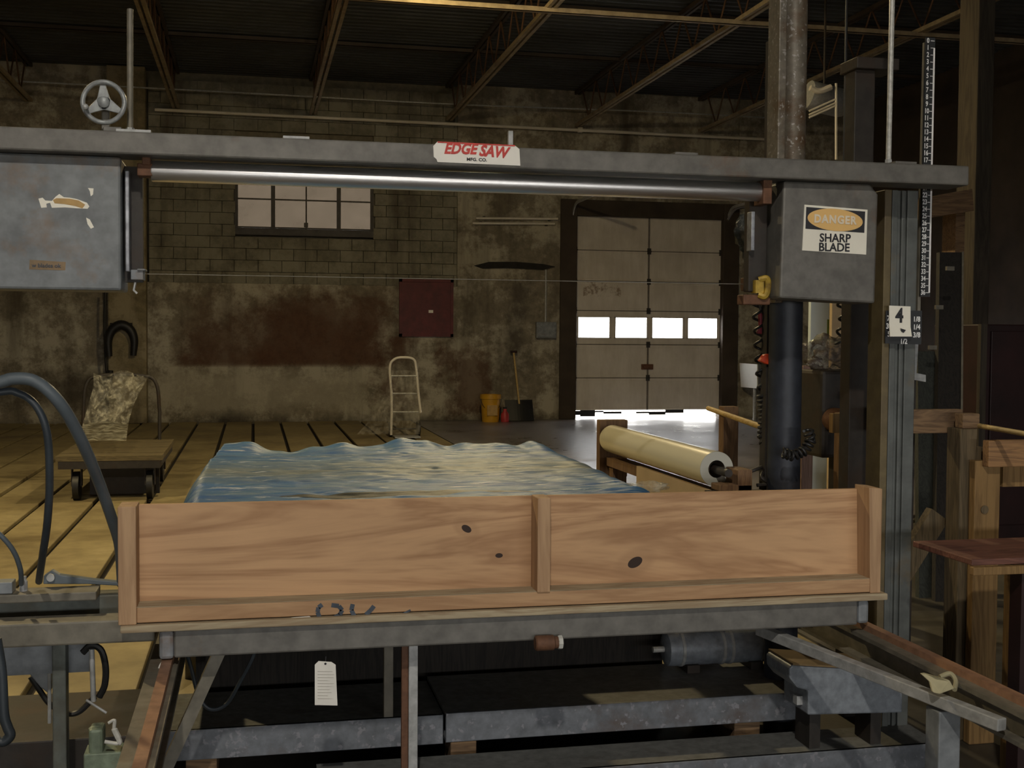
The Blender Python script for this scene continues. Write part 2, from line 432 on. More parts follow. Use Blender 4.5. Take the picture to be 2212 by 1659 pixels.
film('thin_film', (.75, .72, .62), .16, .2)
film('dark_film', (.05, .06, .06), .9, .2)
m, nt, bs = mk('roll_film')
bs.inputs['Base Color'].default_value = (.86, .81, .60, 1); bs.inputs['Roughness'].default_value = .28
bs.inputs['Coat Weight'].default_value = .5; bs.inputs['Coat Roughness'].default_value = .12
m, nt, bs = mk('roll_end')
bs.inputs['Base Color'].default_value = (.46, .46, .40, 1); bs.inputs['Roughness'].default_value = .5
m, nt, bs = mk('blue_sheet')                 # thin blue poly film pulled in streaks, grey-tan dust on it
v = coords(nt, (.9, 7, 7)); n = noise(nt, v, 1.6, 5, .65, .5); n2 = noise(nt, coords(nt, (3.2, 34, 20)), 1.5, 5, .65)
gx = nt.nodes.new('ShaderNodeSeparateXYZ'); gg = nt.nodes.new('ShaderNodeNewGeometry'); nt.links.new(gg.outputs['Position'], gx.inputs[0])
edge = mth(nt, 'MINIMUM', mth(nt, 'MAXIMUM', mth(nt, 'MULTIPLY', mth(nt, 'SUBTRACT', .42, mth(nt, 'ABSOLUTE', mth(nt, 'SUBTRACT', gx.outputs[1], 4.55))), 2.0), 0), 1)
tan = ramp(nt, n, [(.36, (.05, .125, .21)), (.50, (.145, .175, .16)), (.66, (.20, .19, .125))])
blu = ramp(nt, n, [(.36, (.025, .11, .29)), (.55, (.06, .17, .32)), (.70, (.15, .23, .29))])
c = mix(nt, edge, blu, tan)
c = mix(nt, ramp(nt, n2, [(.60, (0,)*3), (.65, (.85,)*3)]), c, (.60, .61, .60))  # white flecks: glints of the film put into its colour
c = mix(nt, ramp(nt, noise(nt, coords(nt, (1.1, 4, 4)), 2.1, 3), [(.26, (1,)*3), (.32, (0,)*3)]), c, (.022, .03, .03))
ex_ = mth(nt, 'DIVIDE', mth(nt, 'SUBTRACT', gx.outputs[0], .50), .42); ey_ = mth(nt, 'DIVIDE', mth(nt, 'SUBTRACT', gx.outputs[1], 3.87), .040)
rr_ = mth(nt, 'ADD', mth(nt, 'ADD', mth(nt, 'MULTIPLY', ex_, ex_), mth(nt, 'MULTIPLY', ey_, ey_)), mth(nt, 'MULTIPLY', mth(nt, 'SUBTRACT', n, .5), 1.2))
c = mix(nt, mth(nt, 'LESS_THAN', rr_, 1.0), c, (.012, .016, .016))  # shaded gap beside the plywood, painted as a black ellipse
nt.links.new(c, bs.inputs['Base Color']); bs.inputs['Roughness'].default_value = .5
bump(nt, bs, n2, .5, .012)

# ------------------------------------------------------------------ the building
BW = 21.0                                   # face of the rear wall
# floor: bare concrete with a field of long slabs parted by open slots
fl = MB().box((-10, -7, -.30), (11.2, 21.3, -.04)).build('floor', 'slot_dirt')
struct(fl, 'dim concrete floor of long slabs parted by dark slots', 'floor')
W = .455; x = -3.195 - W*13
xs = []
while x < 2.4: xs.append(x); x += W
x_end = xs[-1]+W
for i, x in enumerate(xs):
    MB().box((x+.022, 4.9, -.035), (x+W-.022, BW-.15+.02*(i % 3), .0+.004*((i*7) % 3))).build('floor_slab', 'slab_floor', fl, bevel=.008)
MB().box((x_end, 9.0, -.038), (11.1, BW+.2, 0)).build('bare_concrete', 'bare_floor', fl)
MB().box((x_end, 4.89, -.038), (11.1, 8.99, 0)).build('bare_concrete', 'near_floor', fl)  # same concrete coloured darker, standing for the unlit side
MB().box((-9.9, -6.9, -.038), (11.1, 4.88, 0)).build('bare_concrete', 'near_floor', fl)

wb = MB()
wb.box((-10, BW-.05, -.2), (-2.3, BW+.3, 5.95))
wb.box((-2.3, BW-.05, -.2), (3.54, BW+.3, 2.37))
wb.box((3.54, BW-.02, -.2), (5.44, BW+.3, 5.95))
wb.box((5.44, BW+.02, 3.75), (8.85, BW+.3, 5.95))
wb.box((8.85, BW-.02, -.2), (11.2, BW+.3, 5.95))
wb = wb.build('wall_back', 'wall_concrete')
struct(wb, 'stained concrete rear wall with flaking whitewash and a brown painted patch', 'wall')
MB().box((-2.3, BW+.13, 2.36), (-.30, BW+.3, 5.95)).box((2.06, BW+.13, 2.36), (3.54, BW+.3, 5.95)).box((-.30, BW+.13, 2.36), (2.06, BW+.3, 3.30)).box((-.30, BW+.13, 4.82), (2.06, BW+.3, 5.95)).build('mortar_backing', 'mortar', wb)
MB().box((-2.35, BW-.30, 0), (-1.74, BW-.04, 5.9)).build('pilaster', 'pilaster_concrete', wb, bevel=.02)
# concrete blocks, one object each
WX0, WX1, WZ0, WZ1 = -.285, 2.04, 3.33, 4.80
bmesh_cache = {}
row = 0; z = 2.375
while z < 5.7:
    x = -1.72 - (.2 if row % 2 else 0)
    while x < 3.54:
        a, b = max(x, -1.72), min(x+.4, 3.54); x += .4
        segs = [(a, b)]
        if z+.19 > WZ0 and z < WZ1:
            segs = [s for s in ((a, min(b, WX0-.01)), (max(a, WX1+.01), b)) if s[1]-s[0] > .05]
            if a > WX1 or b < WX0: segs = [(a, b)]
        for (s0, s1) in segs:
            if s1-s0 < .05: continue
            key = round(s1-s0, 2)
            if key not in bmesh_cache:
                bmesh_cache[key] = MB().box((-(key-.009)/2, 0, 0), ((key-.009)/2, .12, .192)).mesh('concrete_block', 'wall_block')[0]
            o = bpy.data.objects.new('concrete_block', bmesh_cache[key]); COL.objects.link(o)
            put(o, V(((s0+s1)/2, BW+.075+random.uniform(-.004, .004), z)), wb)
    z += .2; row += 1
struct(MB().box((-10.3, -7, -.3), (-10, 21.3, 5.95)).build('wall_left', 'wall_concrete'), 'grimy concrete side wall beyond the hoses', 'wall')
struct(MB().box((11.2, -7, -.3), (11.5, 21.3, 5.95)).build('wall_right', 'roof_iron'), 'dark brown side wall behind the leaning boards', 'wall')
wf = MB().box((-10, -7.3, 0), (-3.2, -7, 5.95)).box((7.2, -7.3, 0), (11.2, -7, 5.95)).box((-3.2, -7.3, 1.82), (7.2, -7, 5.95)).box((-3.2, -7.3, 0), (7.2, -7, 1.08)).build('wall_front', 'wall_concrete')
struct(wf, 'concrete wall with a long open loading bay behind the photographer', 'wall')
# corrugated roof deck
dk = MB(); prof = []
y = -7.2; k = 0
while y < 21.4:
    prof += [(y, 5.92), (y+.06, 5.92), (y+.09, 5.965), (y+.15, 5.965)]; y += .18
dk.add([(x, p[0], p[1]) for p in prof for x in (-10.3, 11.5)], [(2*i, 2*i+1, 2*i+3, 2*i+2) for i in range(len(prof)-1)])
dk.add([(-10.3, -7.3, 6.06), (11.5, -7.3, 6.06), (11.5, 21.4, 6.06), (-10.3, 21.4, 6.06)], [(0, 1, 2, 3)])
struct(dk.build('ceiling', 'deck', fix=False), 'dark corrugated steel roof deck', 'ceiling')
og = MB().box((-40, 21.32, -.4), (50, 80, -.02)).box((-40, -60, -.4), (50, -7.32, -.02)).build('ground_outside', 'ground')
struct(og, 'pale concrete yard outside the roll-up door', 'ground')

# window in the block wall: four columns of panes, frosted with dirt
wn = bpy.data.objects.new('window_1', None); COL.objects.link(wn); wn.location = (.88, BW+.1, 3.3)
struct(wn, 'high steel-framed window with grey dirty panes in the block wall', 'window')
cx = [-.285, .335, .90, 1.46, 2.04]; rz = [3.345, 3.83, 4.32, 4.80]
fr = MB()
for i, x in enumerate(cx):
    w = (.03, .035, .012, .035, .03)[i]; fr.box((x-w, BW+.10, 3.32), (x+w, BW+.15, 4.82))
for i, zz in enumerate(rz): fr.box((-.30, BW+.11, zz-.012), (2.06, BW+.14, zz+.012))
fr.build('window_frame', 'door_iron', wn)
MB().box((-.33, BW+.02, 3.20), (2.09, BW+.16, 3.325)).build('window_sill', 'door_iron', wn, bevel=.01)
MB().box((.86, BW+.085, 3.36), (.93, BW+.11, 3.44)).build('latch', 'door_iron', wn)
for i in range(4):
    for j in range(3):
        MB().box((cx[i], BW+.123, rz[j]), (cx[i+1], BW+.127, rz[j+1])).build('pane', 'dirty_glass', wn)

# sectional roll-up door
DX0, DX1, DY = 5.70, 8.58, BW+.08
dr = bpy.data.objects.new('door_1', None); COL.objects.link(dr); dr.location = ((DX0+DX1)/2, DY, 0)
struct(dr, 'white sectional overhead door with a row of four bright windows', 'door')
zs = [3.72, 3.08, 2.52, 1.98, 1.36, .745, .145]
mid = (DX0+DX1)/2
for k in range(6):
    zt, zb = zs[k]-.006, zs[k+1]+.006
    s = MB()
    if k: s.box((DX0, DY+.02, zt-.02), (DX1, DY+.045, zt+.03))
    if k != 3:
        s.box((DX0, DY, zb), (mid-.015, DY+.045, zt)).box((mid+.015, DY, zb), (DX1, DY+.045, zt)).box((mid-.02, DY+.01, zb), (mid+.02, DY+.04, zt))
        s.box((DX0, DY-.006, zt-.05), (DX1, DY+.01, zt)).box((DX0, DY-.006, zb), (DX1, DY+.01, zb+.04))
        s.build('door_section', 'door_paint', dr, bevel=.004)
    else:
        wz0, wz1 = 1.475, 1.865
        px = [(5.79, 6.40), (6.50, 7.12), (7.21, 7.82), (7.91, 8.50)]
        s.box((DX0, DY, zb), (DX1, DY+.045, wz0)).box((DX0, DY, wz1), (DX1, DY+.045, zt))
        s.box((DX0, DY+.02, zt-.02), (DX1, DY+.045, zt+.03)) if 0 else None
        ed = [DX0]+[e for p in px for e in p]+[DX1]
        for a, b in zip(ed[::2], ed[1::2]): s.box((a, DY, wz0), (b, DY+.045, wz1))
        so = s.build('door_section', 'door_paint', dr)
        for a, b in px:
            MB().box((a-.01, DY+.025, wz0-.01), (b+.01, DY+.030, wz1+.01)).build('pane', 'door_glass', so)
            g = MB()
            for q0, q1 in (((a-.02, wz0-.02), (b+.02, wz0+.012)), ((a-.02, wz1-.012), (b+.02, wz1+.02)), ((a-.02, wz0), (a+.012, wz1)), ((b-.012, wz0), (b+.02, wz1))):
                g.box((q0[0], DY-.012, q0[1]), (q1[0], DY+.004, q1[1]))
            g.build('pane_frame', 'door_paint', so)
for k in range(1, 6):
    MB().box((DX0, DY-.008, zs[k]-.009), (DX1, DY+.002, zs[k]+.007)).build('seam', 'seam_grey' if 'seam_grey' in MATS else plain('seam_grey', (.16, .14, .12), .8).name, dr)
    for xx in (DX0+.03, mid, DX1-.03):
        MB().box((xx-.035, DY-.02, zs[k]-.055), (xx+.035, DY-.004, zs[k]+.055)).tube([(xx-.04, DY-.02, zs[k]), (xx+.04, DY-.02, zs[k])], .014, 6).build('hinge', 'door_iron', dr)
for z0, z1 in ((1.98, 3.70), (.15, 1.36)): MB().box((mid-.018, DY-.012, z0), (mid+.012, DY+.002, z1)).build('centre_stile', 'seam_grey', dr)
MB().box((mid-.13, DY-.03, .90), (mid+.10, DY-.004, 1.0)).box((mid-.10, DY-.05, .925), (mid+.07, DY-.03, .975)).build('pull_handle', 'rust_iron', dr, bevel=.006)
sl = MB(); random.seed(3); xx = DX0
while xx < DX1-.1:
    w = random.uniform(.08, .4)
    if random.random() < .8: sl.box((xx, DY+.005, random.uniform(.035, .11)), (min(xx+w, DX1), DY+.03, random.uniform(.115, .16)))
    xx += w
sl.build('bottom_seal', 'black_rubber', dr)
for xx, s in ((DX0-.05, -1), (DX1+.05, 1)):
    t = MB().box((xx-.025, DY-.06, .05), (xx+.025, DY-.05, 3.55)).box((xx+s*.02, DY-.11, .05), (xx+s*.03, DY-.05, 3.55))
    pts = [V((xx, DY-.08-.35*(1-cos(a)), 3.55+.35*sin(a))) for a in [i*pi/12 for i in range(7)]]+[V((xx, DY-2.6, 3.92))]
    for a, b in zip(pts, pts[1:]): t.bar(a, b, .05, .02, (1, 0, 0))
    t.build('track', 'galvanised', dr)
for n_, (x0, x1) in enumerate(((5.42, 5.73), (8.55, 8.86))):
    struct(MB().box((x0, BW-.06, 0), (x1, BW+.25, 3.98)).build('trim_%d' % (n_+1), 'header_wood', bevel=.01), ('dark timber jamb on the window side of the overhead door', 'dark timber jamb on the column side of the overhead door')[n_], 'door jamb')
struct(MB().box((5.73, BW-.05, 3.69), (8.55, BW+.25, 3.98)).build('trim_3', 'header_wood', bevel=.01), 'dark brown timber header over the overhead door', 'door header')

# roof joists: two angles as bottom chord, round bars as web
jx = [(-5.9, 'steel roof joist farthest out beyond the hand wheel'), (-3.58, 'steel roof joist coming down beside the hand wheel'),
      (-1.26, 'steel roof joist next in from the hand wheel, above the clear screw rod'), (1.0, 'steel roof joist passing above the high dirty window'),
      (3.36, 'steel roof joist lit yellow near the roof lamp'), (5.71, 'double-angle steel roof joist landing on the wall above the overhead door'),
      (8.06, 'steel roof joist passing behind the round column')]
joist0 = None
for x, lab in jx:
    if joist0 is None:
        r = thing('roof_joist', (x, 8, 5.27), lab, 'joist', 'steel roof joists')
        MB().box((x-.06, -6.8, 5.27), (x-.015, 20.9, 5.32)).build('bottom_angle', 'joist_paint', r)
        MB().box((x+.015, -6.8, 5.27), (x+.06, 20.9, 5.32)).build('bottom_angle', 'joist_paint', r)
        MB().box((x-.055, -6.8, 5.85), (x-.012, 20.95, 5.91)).box((x+.012, -6.8, 5.85), (x+.055, 20.95, 5.91)).build('top_chord', 'roof_iron', r)
        w = MB(); yy = -6.7; up = False
        while yy < 20.6:
            w.tube([(x, yy, 5.30 if not up else 5.88), (x, yy+.42, 5.88 if not up else 5.30)], .013, 6); yy += .42; up = not up
        w.build('web', 'web_rust', r, smooth=True); joist0 = r
    else:
        r = joist0.copy(); COL.objects.link(r); r.location = (x, 8, 5.27); r['label'] = lab
        for ch in list(joist0.children):
            c = ch.copy(); COL.objects.link(c); c.parent = r
for y, zz, lab in ((13.5, 5.24, 'thin steel bridging bar lit yellow by the roof lamp'), (15.6, 5.87, 'rusty bridging bar crossing under the roof deck nearer the lamp'), (18.3, 5.87, 'rusty bridging bar crossing under the roof deck nearer the rear wall')):
    o = MB().box((-10, y-.03, zz-.02), (11.2, y-.022, zz+.04)).box((-10, y-.03, zz-.02), (11.2, y+.03, zz-.012)).build('bridging_bar', 'joist_paint' if zz < 5.5 else 'roof_iron')
    tag(o, lab, 'steel bar', 'bridging bars')
# roof lamps: warm high-bay fixtures
def high_bay(x, y, z, power, lab, h, col=(1.0, .78, .42)):
    r = thing('high_bay_lamp', (x, y, z), lab, 'lamp', 'high-bay roof lamps')
    MB().lathe((x, y, z), [(.20, 0), (.19, .06), (.12, .17), (.07, .24), (.06, .30)], 24, cap=False).build('lamp_shade', 'lamp_shade', r, smooth=True, solid=.004)
    MB().tube([(x, y, z+.28), (x, y, 5.95)], .012, 8).build('stem', 'dark_iron', r)
    l = bpy.data.lights.new('bulb', 'POINT'); l.energy = power; l.color = col; l.shadow_soft_size = .09
    o = bpy.data.objects.new('bulb', l); COL.objects.link(o); o.parent = r; o.location = (0, 0, h)
high_bay(2.2, 11.2, 5.12, 520, 'hanging high-bay lamp above the covered table', .03)
high_bay(-2.8, 7.6, 4.7, 640, 'hanging high-bay lamp above the slotted floor', .12)
high_bay(-.4, -1.2, 5.0, 500, 'added high-bay lamp overhead behind the camera, for light from above', .03, (1.0, .92, .80))  # added lamp, brightens the tops of the saw parts
r = thing('bare_bulb_lamp', (1.9, 12.7, 5.5), 'bare bulb hung between the roof joists', 'lamp')
MB().tube([(1.9, 12.7, 5.56), (1.9, 12.7, 5.95)], .01, 8).build('flex', 'dark_iron', r)
MB().lathe((1.9, 12.7, 5.53), [(.03, 0), (.03, .06), (.015, .07)], 12).build('socket', 'dark_iron', r)
l = bpy.data.lights.new('bulb', 'POINT'); l.energy = 30; l.color = (1.0, .72, .28); l.shadow_soft_size = .05
o = bpy.data.objects.new('bulb', l); COL.objects.link(o); o.parent = r; o.location = (0, 0, -.04)

# wall services and fittings
def single(b, name, mat, lab, cat, group=None, **kw): return tag(b.build(name, mat, **kw), lab, cat, group)
single(MB().tube([(-1.6, BW-.14, 5.23), (9.4, BW-.14, 5.19)], .028, 10).tube([(5.7, BW-.14, 5.21), (5.78, BW-.14, 5.21)], .05, 10), 'conduit_pipe', 'white_tube', 'pale pipe running along the top of the rear wall', 'pipe', smooth=True)
single(MB().tube(spline([(-4, BW-.33, 5.55), (-.3, BW-.33, 5.54), (3.4, BW-.33, 5.52), (7.0, BW-.33, 5.56), (9.5, BW-.33, 5.55)]), .014, 6), 'thin_conduit', 'galvanised', 'thin conduit strung above the pale wall pipe', 'pipe', smooth=True)
for zz, x0, x1, lab in ((3.60, 3.86, 5.36, 'upper pale tube fixed to the wall beside the overhead door'), (3.51, 3.80, 5.30, 'lower pale tube fixed to the wall beside the overhead door')):
    r = thing('wall_tube', ((x0+x1)/2, BW-.06, zz), lab, 'tube', 'pale tubes on the rear wall')
    MB().tube([(x0, BW-.08, zz-.015), (x1, BW-.08, zz+.015)], .022, 10).build('tube', 'white_tube', r, smooth=True)
    for xx in (x0+.15, x1-.15): MB().box((xx-.02, BW-.08, zz-.025), (xx+.02, BW-.02, zz+.025)).build('clip', 'dark_iron', r)
b = MB(); pts = [(3.84, 2.75), (4.1, 2.82), (4.6, 2.83), (5.1, 2.80), (5.32, 2.76), (5.1, 2.70), (4.5, 2.72), (4.0, 2.70)]
single(b.prism([(x, BW-.07, z) for x, z in pts], (0, .05, 0)), 'wall_bracket', 'smoke_black', 'sooty black bar on the wall under the pale tubes', 'bracket')
r = thing('red_board', (2.98, BW-.07, 1.50), 'dark red square board on the rear wall', 'board')
MB().box((2.52, BW-.085, 1.50), (3.44, BW-.05, 2.47)).build('panel', 'red_paint', r)
MB().box((2.50, BW-.10, 1.48), (2.55, BW-.05, 2.49)).box((3.41, BW-.10, 1.48), (3.46, BW-.05, 2.49)).box((2.50, BW-.10, 2.44), (3.46, BW-.05, 2.49)).box((2.50, BW-.10, 1.48), (3.46, BW-.05, 1.53)).build('frame', 'red_paint', r)
MB().box((3.02, BW-.09, 1.90), (3.10, BW-.083, 1.95)).build('paper_scrap', 'paper', r)
r = thing('electrical_box', (5.15, BW-.10, 1.47), 'small grey electrical box on the wall beside the overhead door', 'electrical box')
MB().box((4.97, BW-.12, 1.47), (5.34, BW-.02, 1.76)).build('body', 'bluegrey_paint', r, bevel=.01)
MB().box((4.99, BW-.13, 1.49), (5.32, BW-.12, 1.74)).build('cover', 'bluegrey_paint', r, bevel=.004)
MB().tube([(5.15, BW-.06, 1.76), (5.15, BW-.06, 2.70)], .018, 8).build('conduit', 'galvanised', r)
# black collar-like arch and hook on the pilaster
r = thing('hanging_yoke', (-2.0, BW-.36, 1.2), 'black arched yoke hung on the pilaster above the cart', 'yoke')
arc = [P(236, 770, 20.62), P(234, 735, 20.62), P(243, 712, 20.62), P(262, 702, 20.62), P(281, 712, 20.62), P(290, 735, 20.62), P(288, 768, 20.62)]
MB().tube(spline(arc, 5), [.05+.03*sin(pi*i/30) for i in range(31)], 10).build('arch', 'black_rubber', r, smooth=True)
MB().tube([P(238, 702, 20.62), P(286, 702, 20.62)], .035, 8).build('top_bar', 'black_rubber', r, smooth=True)
single(MB().tube(spline([P(227, 630, 20.66), P(226, 720, 20.66), P(230, 800, 20.66), P(238, 826, 20.62)]), .02, 8).tube([P(238, 800, 20.62), P(235, 830, 20.62)], .05, 8), 'hanging_chain', 'black_rubber', 'dark hanging cord with a hook behind the plastic-draped cart', 'cord', smooth=True)

# ================================================================== the saw
# ---- saw head: beam, wheel housings, roller, blade; rides up and down on the frame
YB = 3.75
sh = thing('horizontal_bandsaw', (.9, 3.9, 1.62), 'grey steel saw head of a long beam between two blade-wheel housings', 'saw')
bz0, bz1 = 2.035, 2.103
MB().box((-1.5, YB, bz0), (2.437, YB+.13, bz1)).build('crossbeam', 'grey_paint', sh, bevel=.006)
for x0, x1 in ((-.40, -.30), (.09, .17), (1.36, 1.44), (2.16, 2.24)):
    MB().box((x0, YB+.01, bz1), (x1, YB+.07, bz1+.008)).build('cover_plate', 'galvanised' if x0 < 1 else 'grey_paint', sh)
# blade-wheel housings
MB().box((-1.25, YB+.055, 1.630), (-.392, YB+.255, 2.034)).build('wheel_housing', 'housing_paint', sh, bevel=.008)
rh = [(1.763, 2.034), (2.085, 2.034), (2.117, 2.0), (2.112, 1.622), (1.755, 1.636)]
rhp = MB().prism([(x, YB+.045, z) for x, z in rh], (0, .15, 0)).build('wheel_housing', 'grey_paint', sh, bevel=.008)
rhp['label'] = 'plain grey housing that carries the danger sign'
# edge of the band wheel showing beside the danger housing
MB().lathe((1.93, YB+.20, 1.83), [(.190, 0), (.200, .004), (.200, .03), (.190, .034)], 48, 'y').build('band_wheel', 'galvanised', sh, smooth=True)
# left guide bar and rusty tube socket
MB().box((-.385, YB+.10, 1.69), (-.372, YB+.16, 2.0)).build('guide_bar', 'polished_edge', sh, bevel=.003)
MB().box((-.392, YB+.16, 1.66), (-.338, YB+.20, 2.02)).build('back_plate', 'dark_iron', sh)
MB().box((-.345, YB+.06, 1.98), (-.300, YB+.115, 2.018)).box((-.33, YB+.05, 2.012), (-.305, YB+.12, 2.036)).build('tube_socket', 'rust_iron', sh, bevel=.003)
# round roller under the beam
MB().lathe((-.305, YB+.09, 1.999), [(.031, 0), (.0325, .004), (.0325, 1.995), (.031, 1.999)], 32, 'x').build('chrome_roller', 'chrome_tube', sh, smooth=True)
MB().box((1.692, YB+.05, 1.955), (1.724, YB+.13, 2.036)).build('tube_socket', 'rust_iron', sh, bevel=.003)
MB().box((1.683, YB+.145, 1.66), (1.752, YB+.19, 2.024)).build('guide_plate', 'dark_iron', sh, bevel=.004)
MB().box((1.676, YB+.11, 1.80), (1.690, YB+.15, 1.935)).build('guide_bar', 'polished_edge', sh, bevel=.003)
MB().tube(spline([(1.715, YB+.13, 1.70), (1.74, YB+.12, 1.705), (1.745, YB+.12, 1.675), (1.735, YB+.12, 1.645), (1.715, YB+.13, 1.65)]), .012, 8).box((1.70, YB+.12, 1.655), (1.73, YB+.16, 1.70)).build('blade_guide', 'yellow_rust', sh, smooth=True)
MB().box((1.66, YB+.13, 1.615), (1.76, YB+.19, 1.65)).build('guide_foot', 'rust_iron', sh, bevel=.004)
# blade and its left guide
MB().box((-.40, YB+.20, 1.6885), (1.72, YB+.225, 1.6899)).build('saw_blade', 'dark_iron_blade' if 'dark_iron_blade' in MATS else plain('dark_iron_blade', (.16, .15, .12), .45, .6).name, sh)
MB().box((-.372, YB+.13, 1.667), (-.335, YB+.21, 1.698)).box((-.352, YB+.12, 1.695), (-.328, YB+.20, 1.701)).build('blade_guide', 'bluegrey_paint', sh, bevel=.002)
MB().tube([(-.36, YB+.15, 1.66), (-.365, YB+.15, 1.635), (-.355, YB+.15, 1.625)], .004, 6).build('guide_wire', 'galvanised', sh)
# stub tube standing on the beam, name plate
MB().box((.802, YB+.03, bz1), (.818, YB+.046, 2.16)).build('stub_post', 'galvanised', sh, bevel=.002)
pl = [P(x, y, YB-.004) for x, y in ((936, 315), (945, 306), (1112, 314), (1122, 322), (1124, 358), (945, 350), (943, 344), (937, 339))]
np_ = MB().prism(pl, (0, .004, 0)).build('name_plate', 'white_sign', sh)
np_['label'] = 'white name plate lettered EDGE SAW in red brush script'
pc = P(1028, 325, YB-.005)
tl = math.atan2((P(1100, 330, YB)-P(970, 322, YB)).z, (P(1100, 330, YB)-P(970, 322, YB)).x)
joined_text('red_lettering', [('EDGE', pc+V((-.051, 0, .002)), .046, dict(shear=.30, bold=.0017, xs=.90, tilt=.02)), ('SAW', pc+V((.056, 0, -.003)), .048, dict(shear=.26, bold=.0018, xs=.88, tilt=-.05))], 'sign_red', np_)
text('small_lettering', 'MFG. CO.', P(1030, 345, YB-.005), .0135, 'ink', np_, bold=.0004, xs=1.15)
MB().bar(P(945, 307, YB-.003), P(1112, 315, YB-.003), .006, .004).build('red_edge', 'sign_red', np_)
# danger sign on the plain housing
YD = YB+.045
ds = MB().prism([P(x, y, YD-.003) for x, y in ((1738, 442), (1874, 453), (1871, 550), (1733, 541))], (0, .003, 0)).build('danger_sign', 'cream_sign', sh)
ds['label'] = 'white danger sign with yellow oval warning of a sharp blade'
MB().prism([P(x, y, YD-.004) for x, y in ((1742, 447), (1869, 457), (1867, 503), (1740, 494))], (0, .001, 0)).build('black_panel', 'ink', ds)
oc = P(1804.5, 475, YD-.005); ex = (P(1864, 480, YD)-P(1745, 470, YD))/2; ez = V((0, 0, (P(1805, 451, YD)-P(1805, 499, YD)).z/2))
MB().prism([oc+ex*cos(a)+ez*sin(a) for a in [2*pi*i/40 for i in range(40)]], (0, .001, 0)).build('yellow_oval', 'sign_yellow', ds)
joined_text('danger_lettering', [('DANGER', P(1804, 475, YD-.0065), .038, dict(bold=.0016, xs=.92, spacing=1.18, tilt=-.02))], 'sign_pale', ds)
joined_text('warning_lettering', [('SHARP', P(1804, 515, YD-.0045), .040, dict(bold=.0008, xs=.98)), ('BLADE', P(1802, 535, YD-.0045), .040, dict(bold=.0008, xs=.98))], 'ink', ds)
# torn sticker remains and stencil on the other housing
YH = YB+.055
def patch(name, pts, mat, dy=.001): return MB().prism([P(x, y, YH-dy) for x, y in pts], (0, dy*.6, 0)).build(name, mat, sh)
patch('torn_sticker', ((83, 429), (92, 427), (98, 433), (112, 434), (120, 425), (128, 419), (138, 426), (150, 427), (166, 430), (188, 438), (193, 446), (189, 451), (166, 450), (140, 448), (112, 449), (108, 438), (100, 440), (101, 448), (89, 449)), 'cream_sign')
patch('torn_sticker', ((114, 432), (122, 428), (150, 429), (170, 433), (184, 442), (178, 450), (162, 445), (140, 441), (118, 439)), 'sign_tan', .002)
patch('torn_sticker', ((190, 406), (202, 407), (201, 420), (196, 424), (194, 413)), 'cream_sign')
patch('torn_sticker', ((186, 470), (194, 474), (203, 491), (196, 494), (189, 484)), 'cream_sign')
patch('stencil_patch', ((64, 561), (142, 566), (141, 584), (63, 582)), 'sign_tan').data.materials[0] = MATS['sign_tan_faded'] if 'sign_tan_faded' in MATS else plain('sign_tan_faded', (.27, .19, .11), .7, 0, .3, 12, 0)
joined_text('faded_lettering', [('w blades ok', P(100, 574, YH-.0022), .017, dict(bold=.0003))], 'ink_blue', sh)
# hand wheel on top of the beam
hc = P(224, 221, 3.80); R0 = .060
hw = MB().tube([hc+V((R0*cos(a), .004*sin(3*a), R0*sin(a))) for a in [2*pi*i/40 for i in range(40)]], .0075, 10, closed=True).build('hand_wheel', 'wheel_grey' if 'wheel_grey' in MATS else steel('wheel_grey', (.30, .32, .33), (.2, .19, .17), .6, .4, 8).name, sh, smooth=True)
hw['label'] = 'grey spoked hand wheel on top of the beam'
for k in range(3):
    a = pi/2+k*2*pi/3+.05; d = V((cos(a), 0, sin(a))); t = V((-sin(a), 0, cos(a)))
    MB().prism([hc+t*.022, hc+d*.03+t*.014, hc+d*.056+t*.007, hc+d*.056-t*.007, hc+d*.03-t*.014, hc-t*.022], (0, .008, 0)).build('spoke', 'wheel_grey', hw, bevel=.002)
MB().lathe(hc+V((0, -.012, 0)), [(.012, 0), (.017, .004), (.017, .06), (.012, .09)], 20, 'y').build('hub', 'wheel_grey', hw, smooth=True)
MB().lathe(P(186, 232, 3.78)+V((0, -.02, 0)), [(.004, 0), (.008, .004), (.008, .02), (.004, .035)], 12, 'y').build('crank_knob', 'galvanised', hw, smooth=True)
q = P(245, 275, 3.82)
MB().box((q.x-.028, 3.80, bz1), (q.x+.026, 3.86, bz1+.02)).box((hc.x-.012, 3.84, bz1), (hc.x+.012, 3.86, hc.z)).build('wheel_bracket', 'grey_paint', sh, bevel=.003)

# ---- frame of the saw: columns, lead screws, scale
sf = thing('saw_gantry', (.8, 4.1, 0), 'grey steel frame with round column, slotted post and lead screws carrying the saw head', 'machine frame')
MB().lathe((1.955, 4.17, 0), [(.062, 0), (.062, 1.66)], 28).build('column_sleeve', 'column_sleeve', sf, smooth=True)
MB().lathe((1.972, 4.17, 1.63), [(.046, 0), (.046, 4.2)], 28).build('round_column', 'column_paint', sf, smooth=True)
MB().box((1.888, 4.12, 1.63), (1.918, 4.22, 5.85)).box((1.91, 4.19, 1.63), (1.94, 4.22, 5.85)).build('column_channel', 'column_paint', sf, bevel=.004)
MB().box((1.9015, 4.22, .9), (1.925, 4.27, 2.62)).build('rear_bar', 'dark_iron', sf)
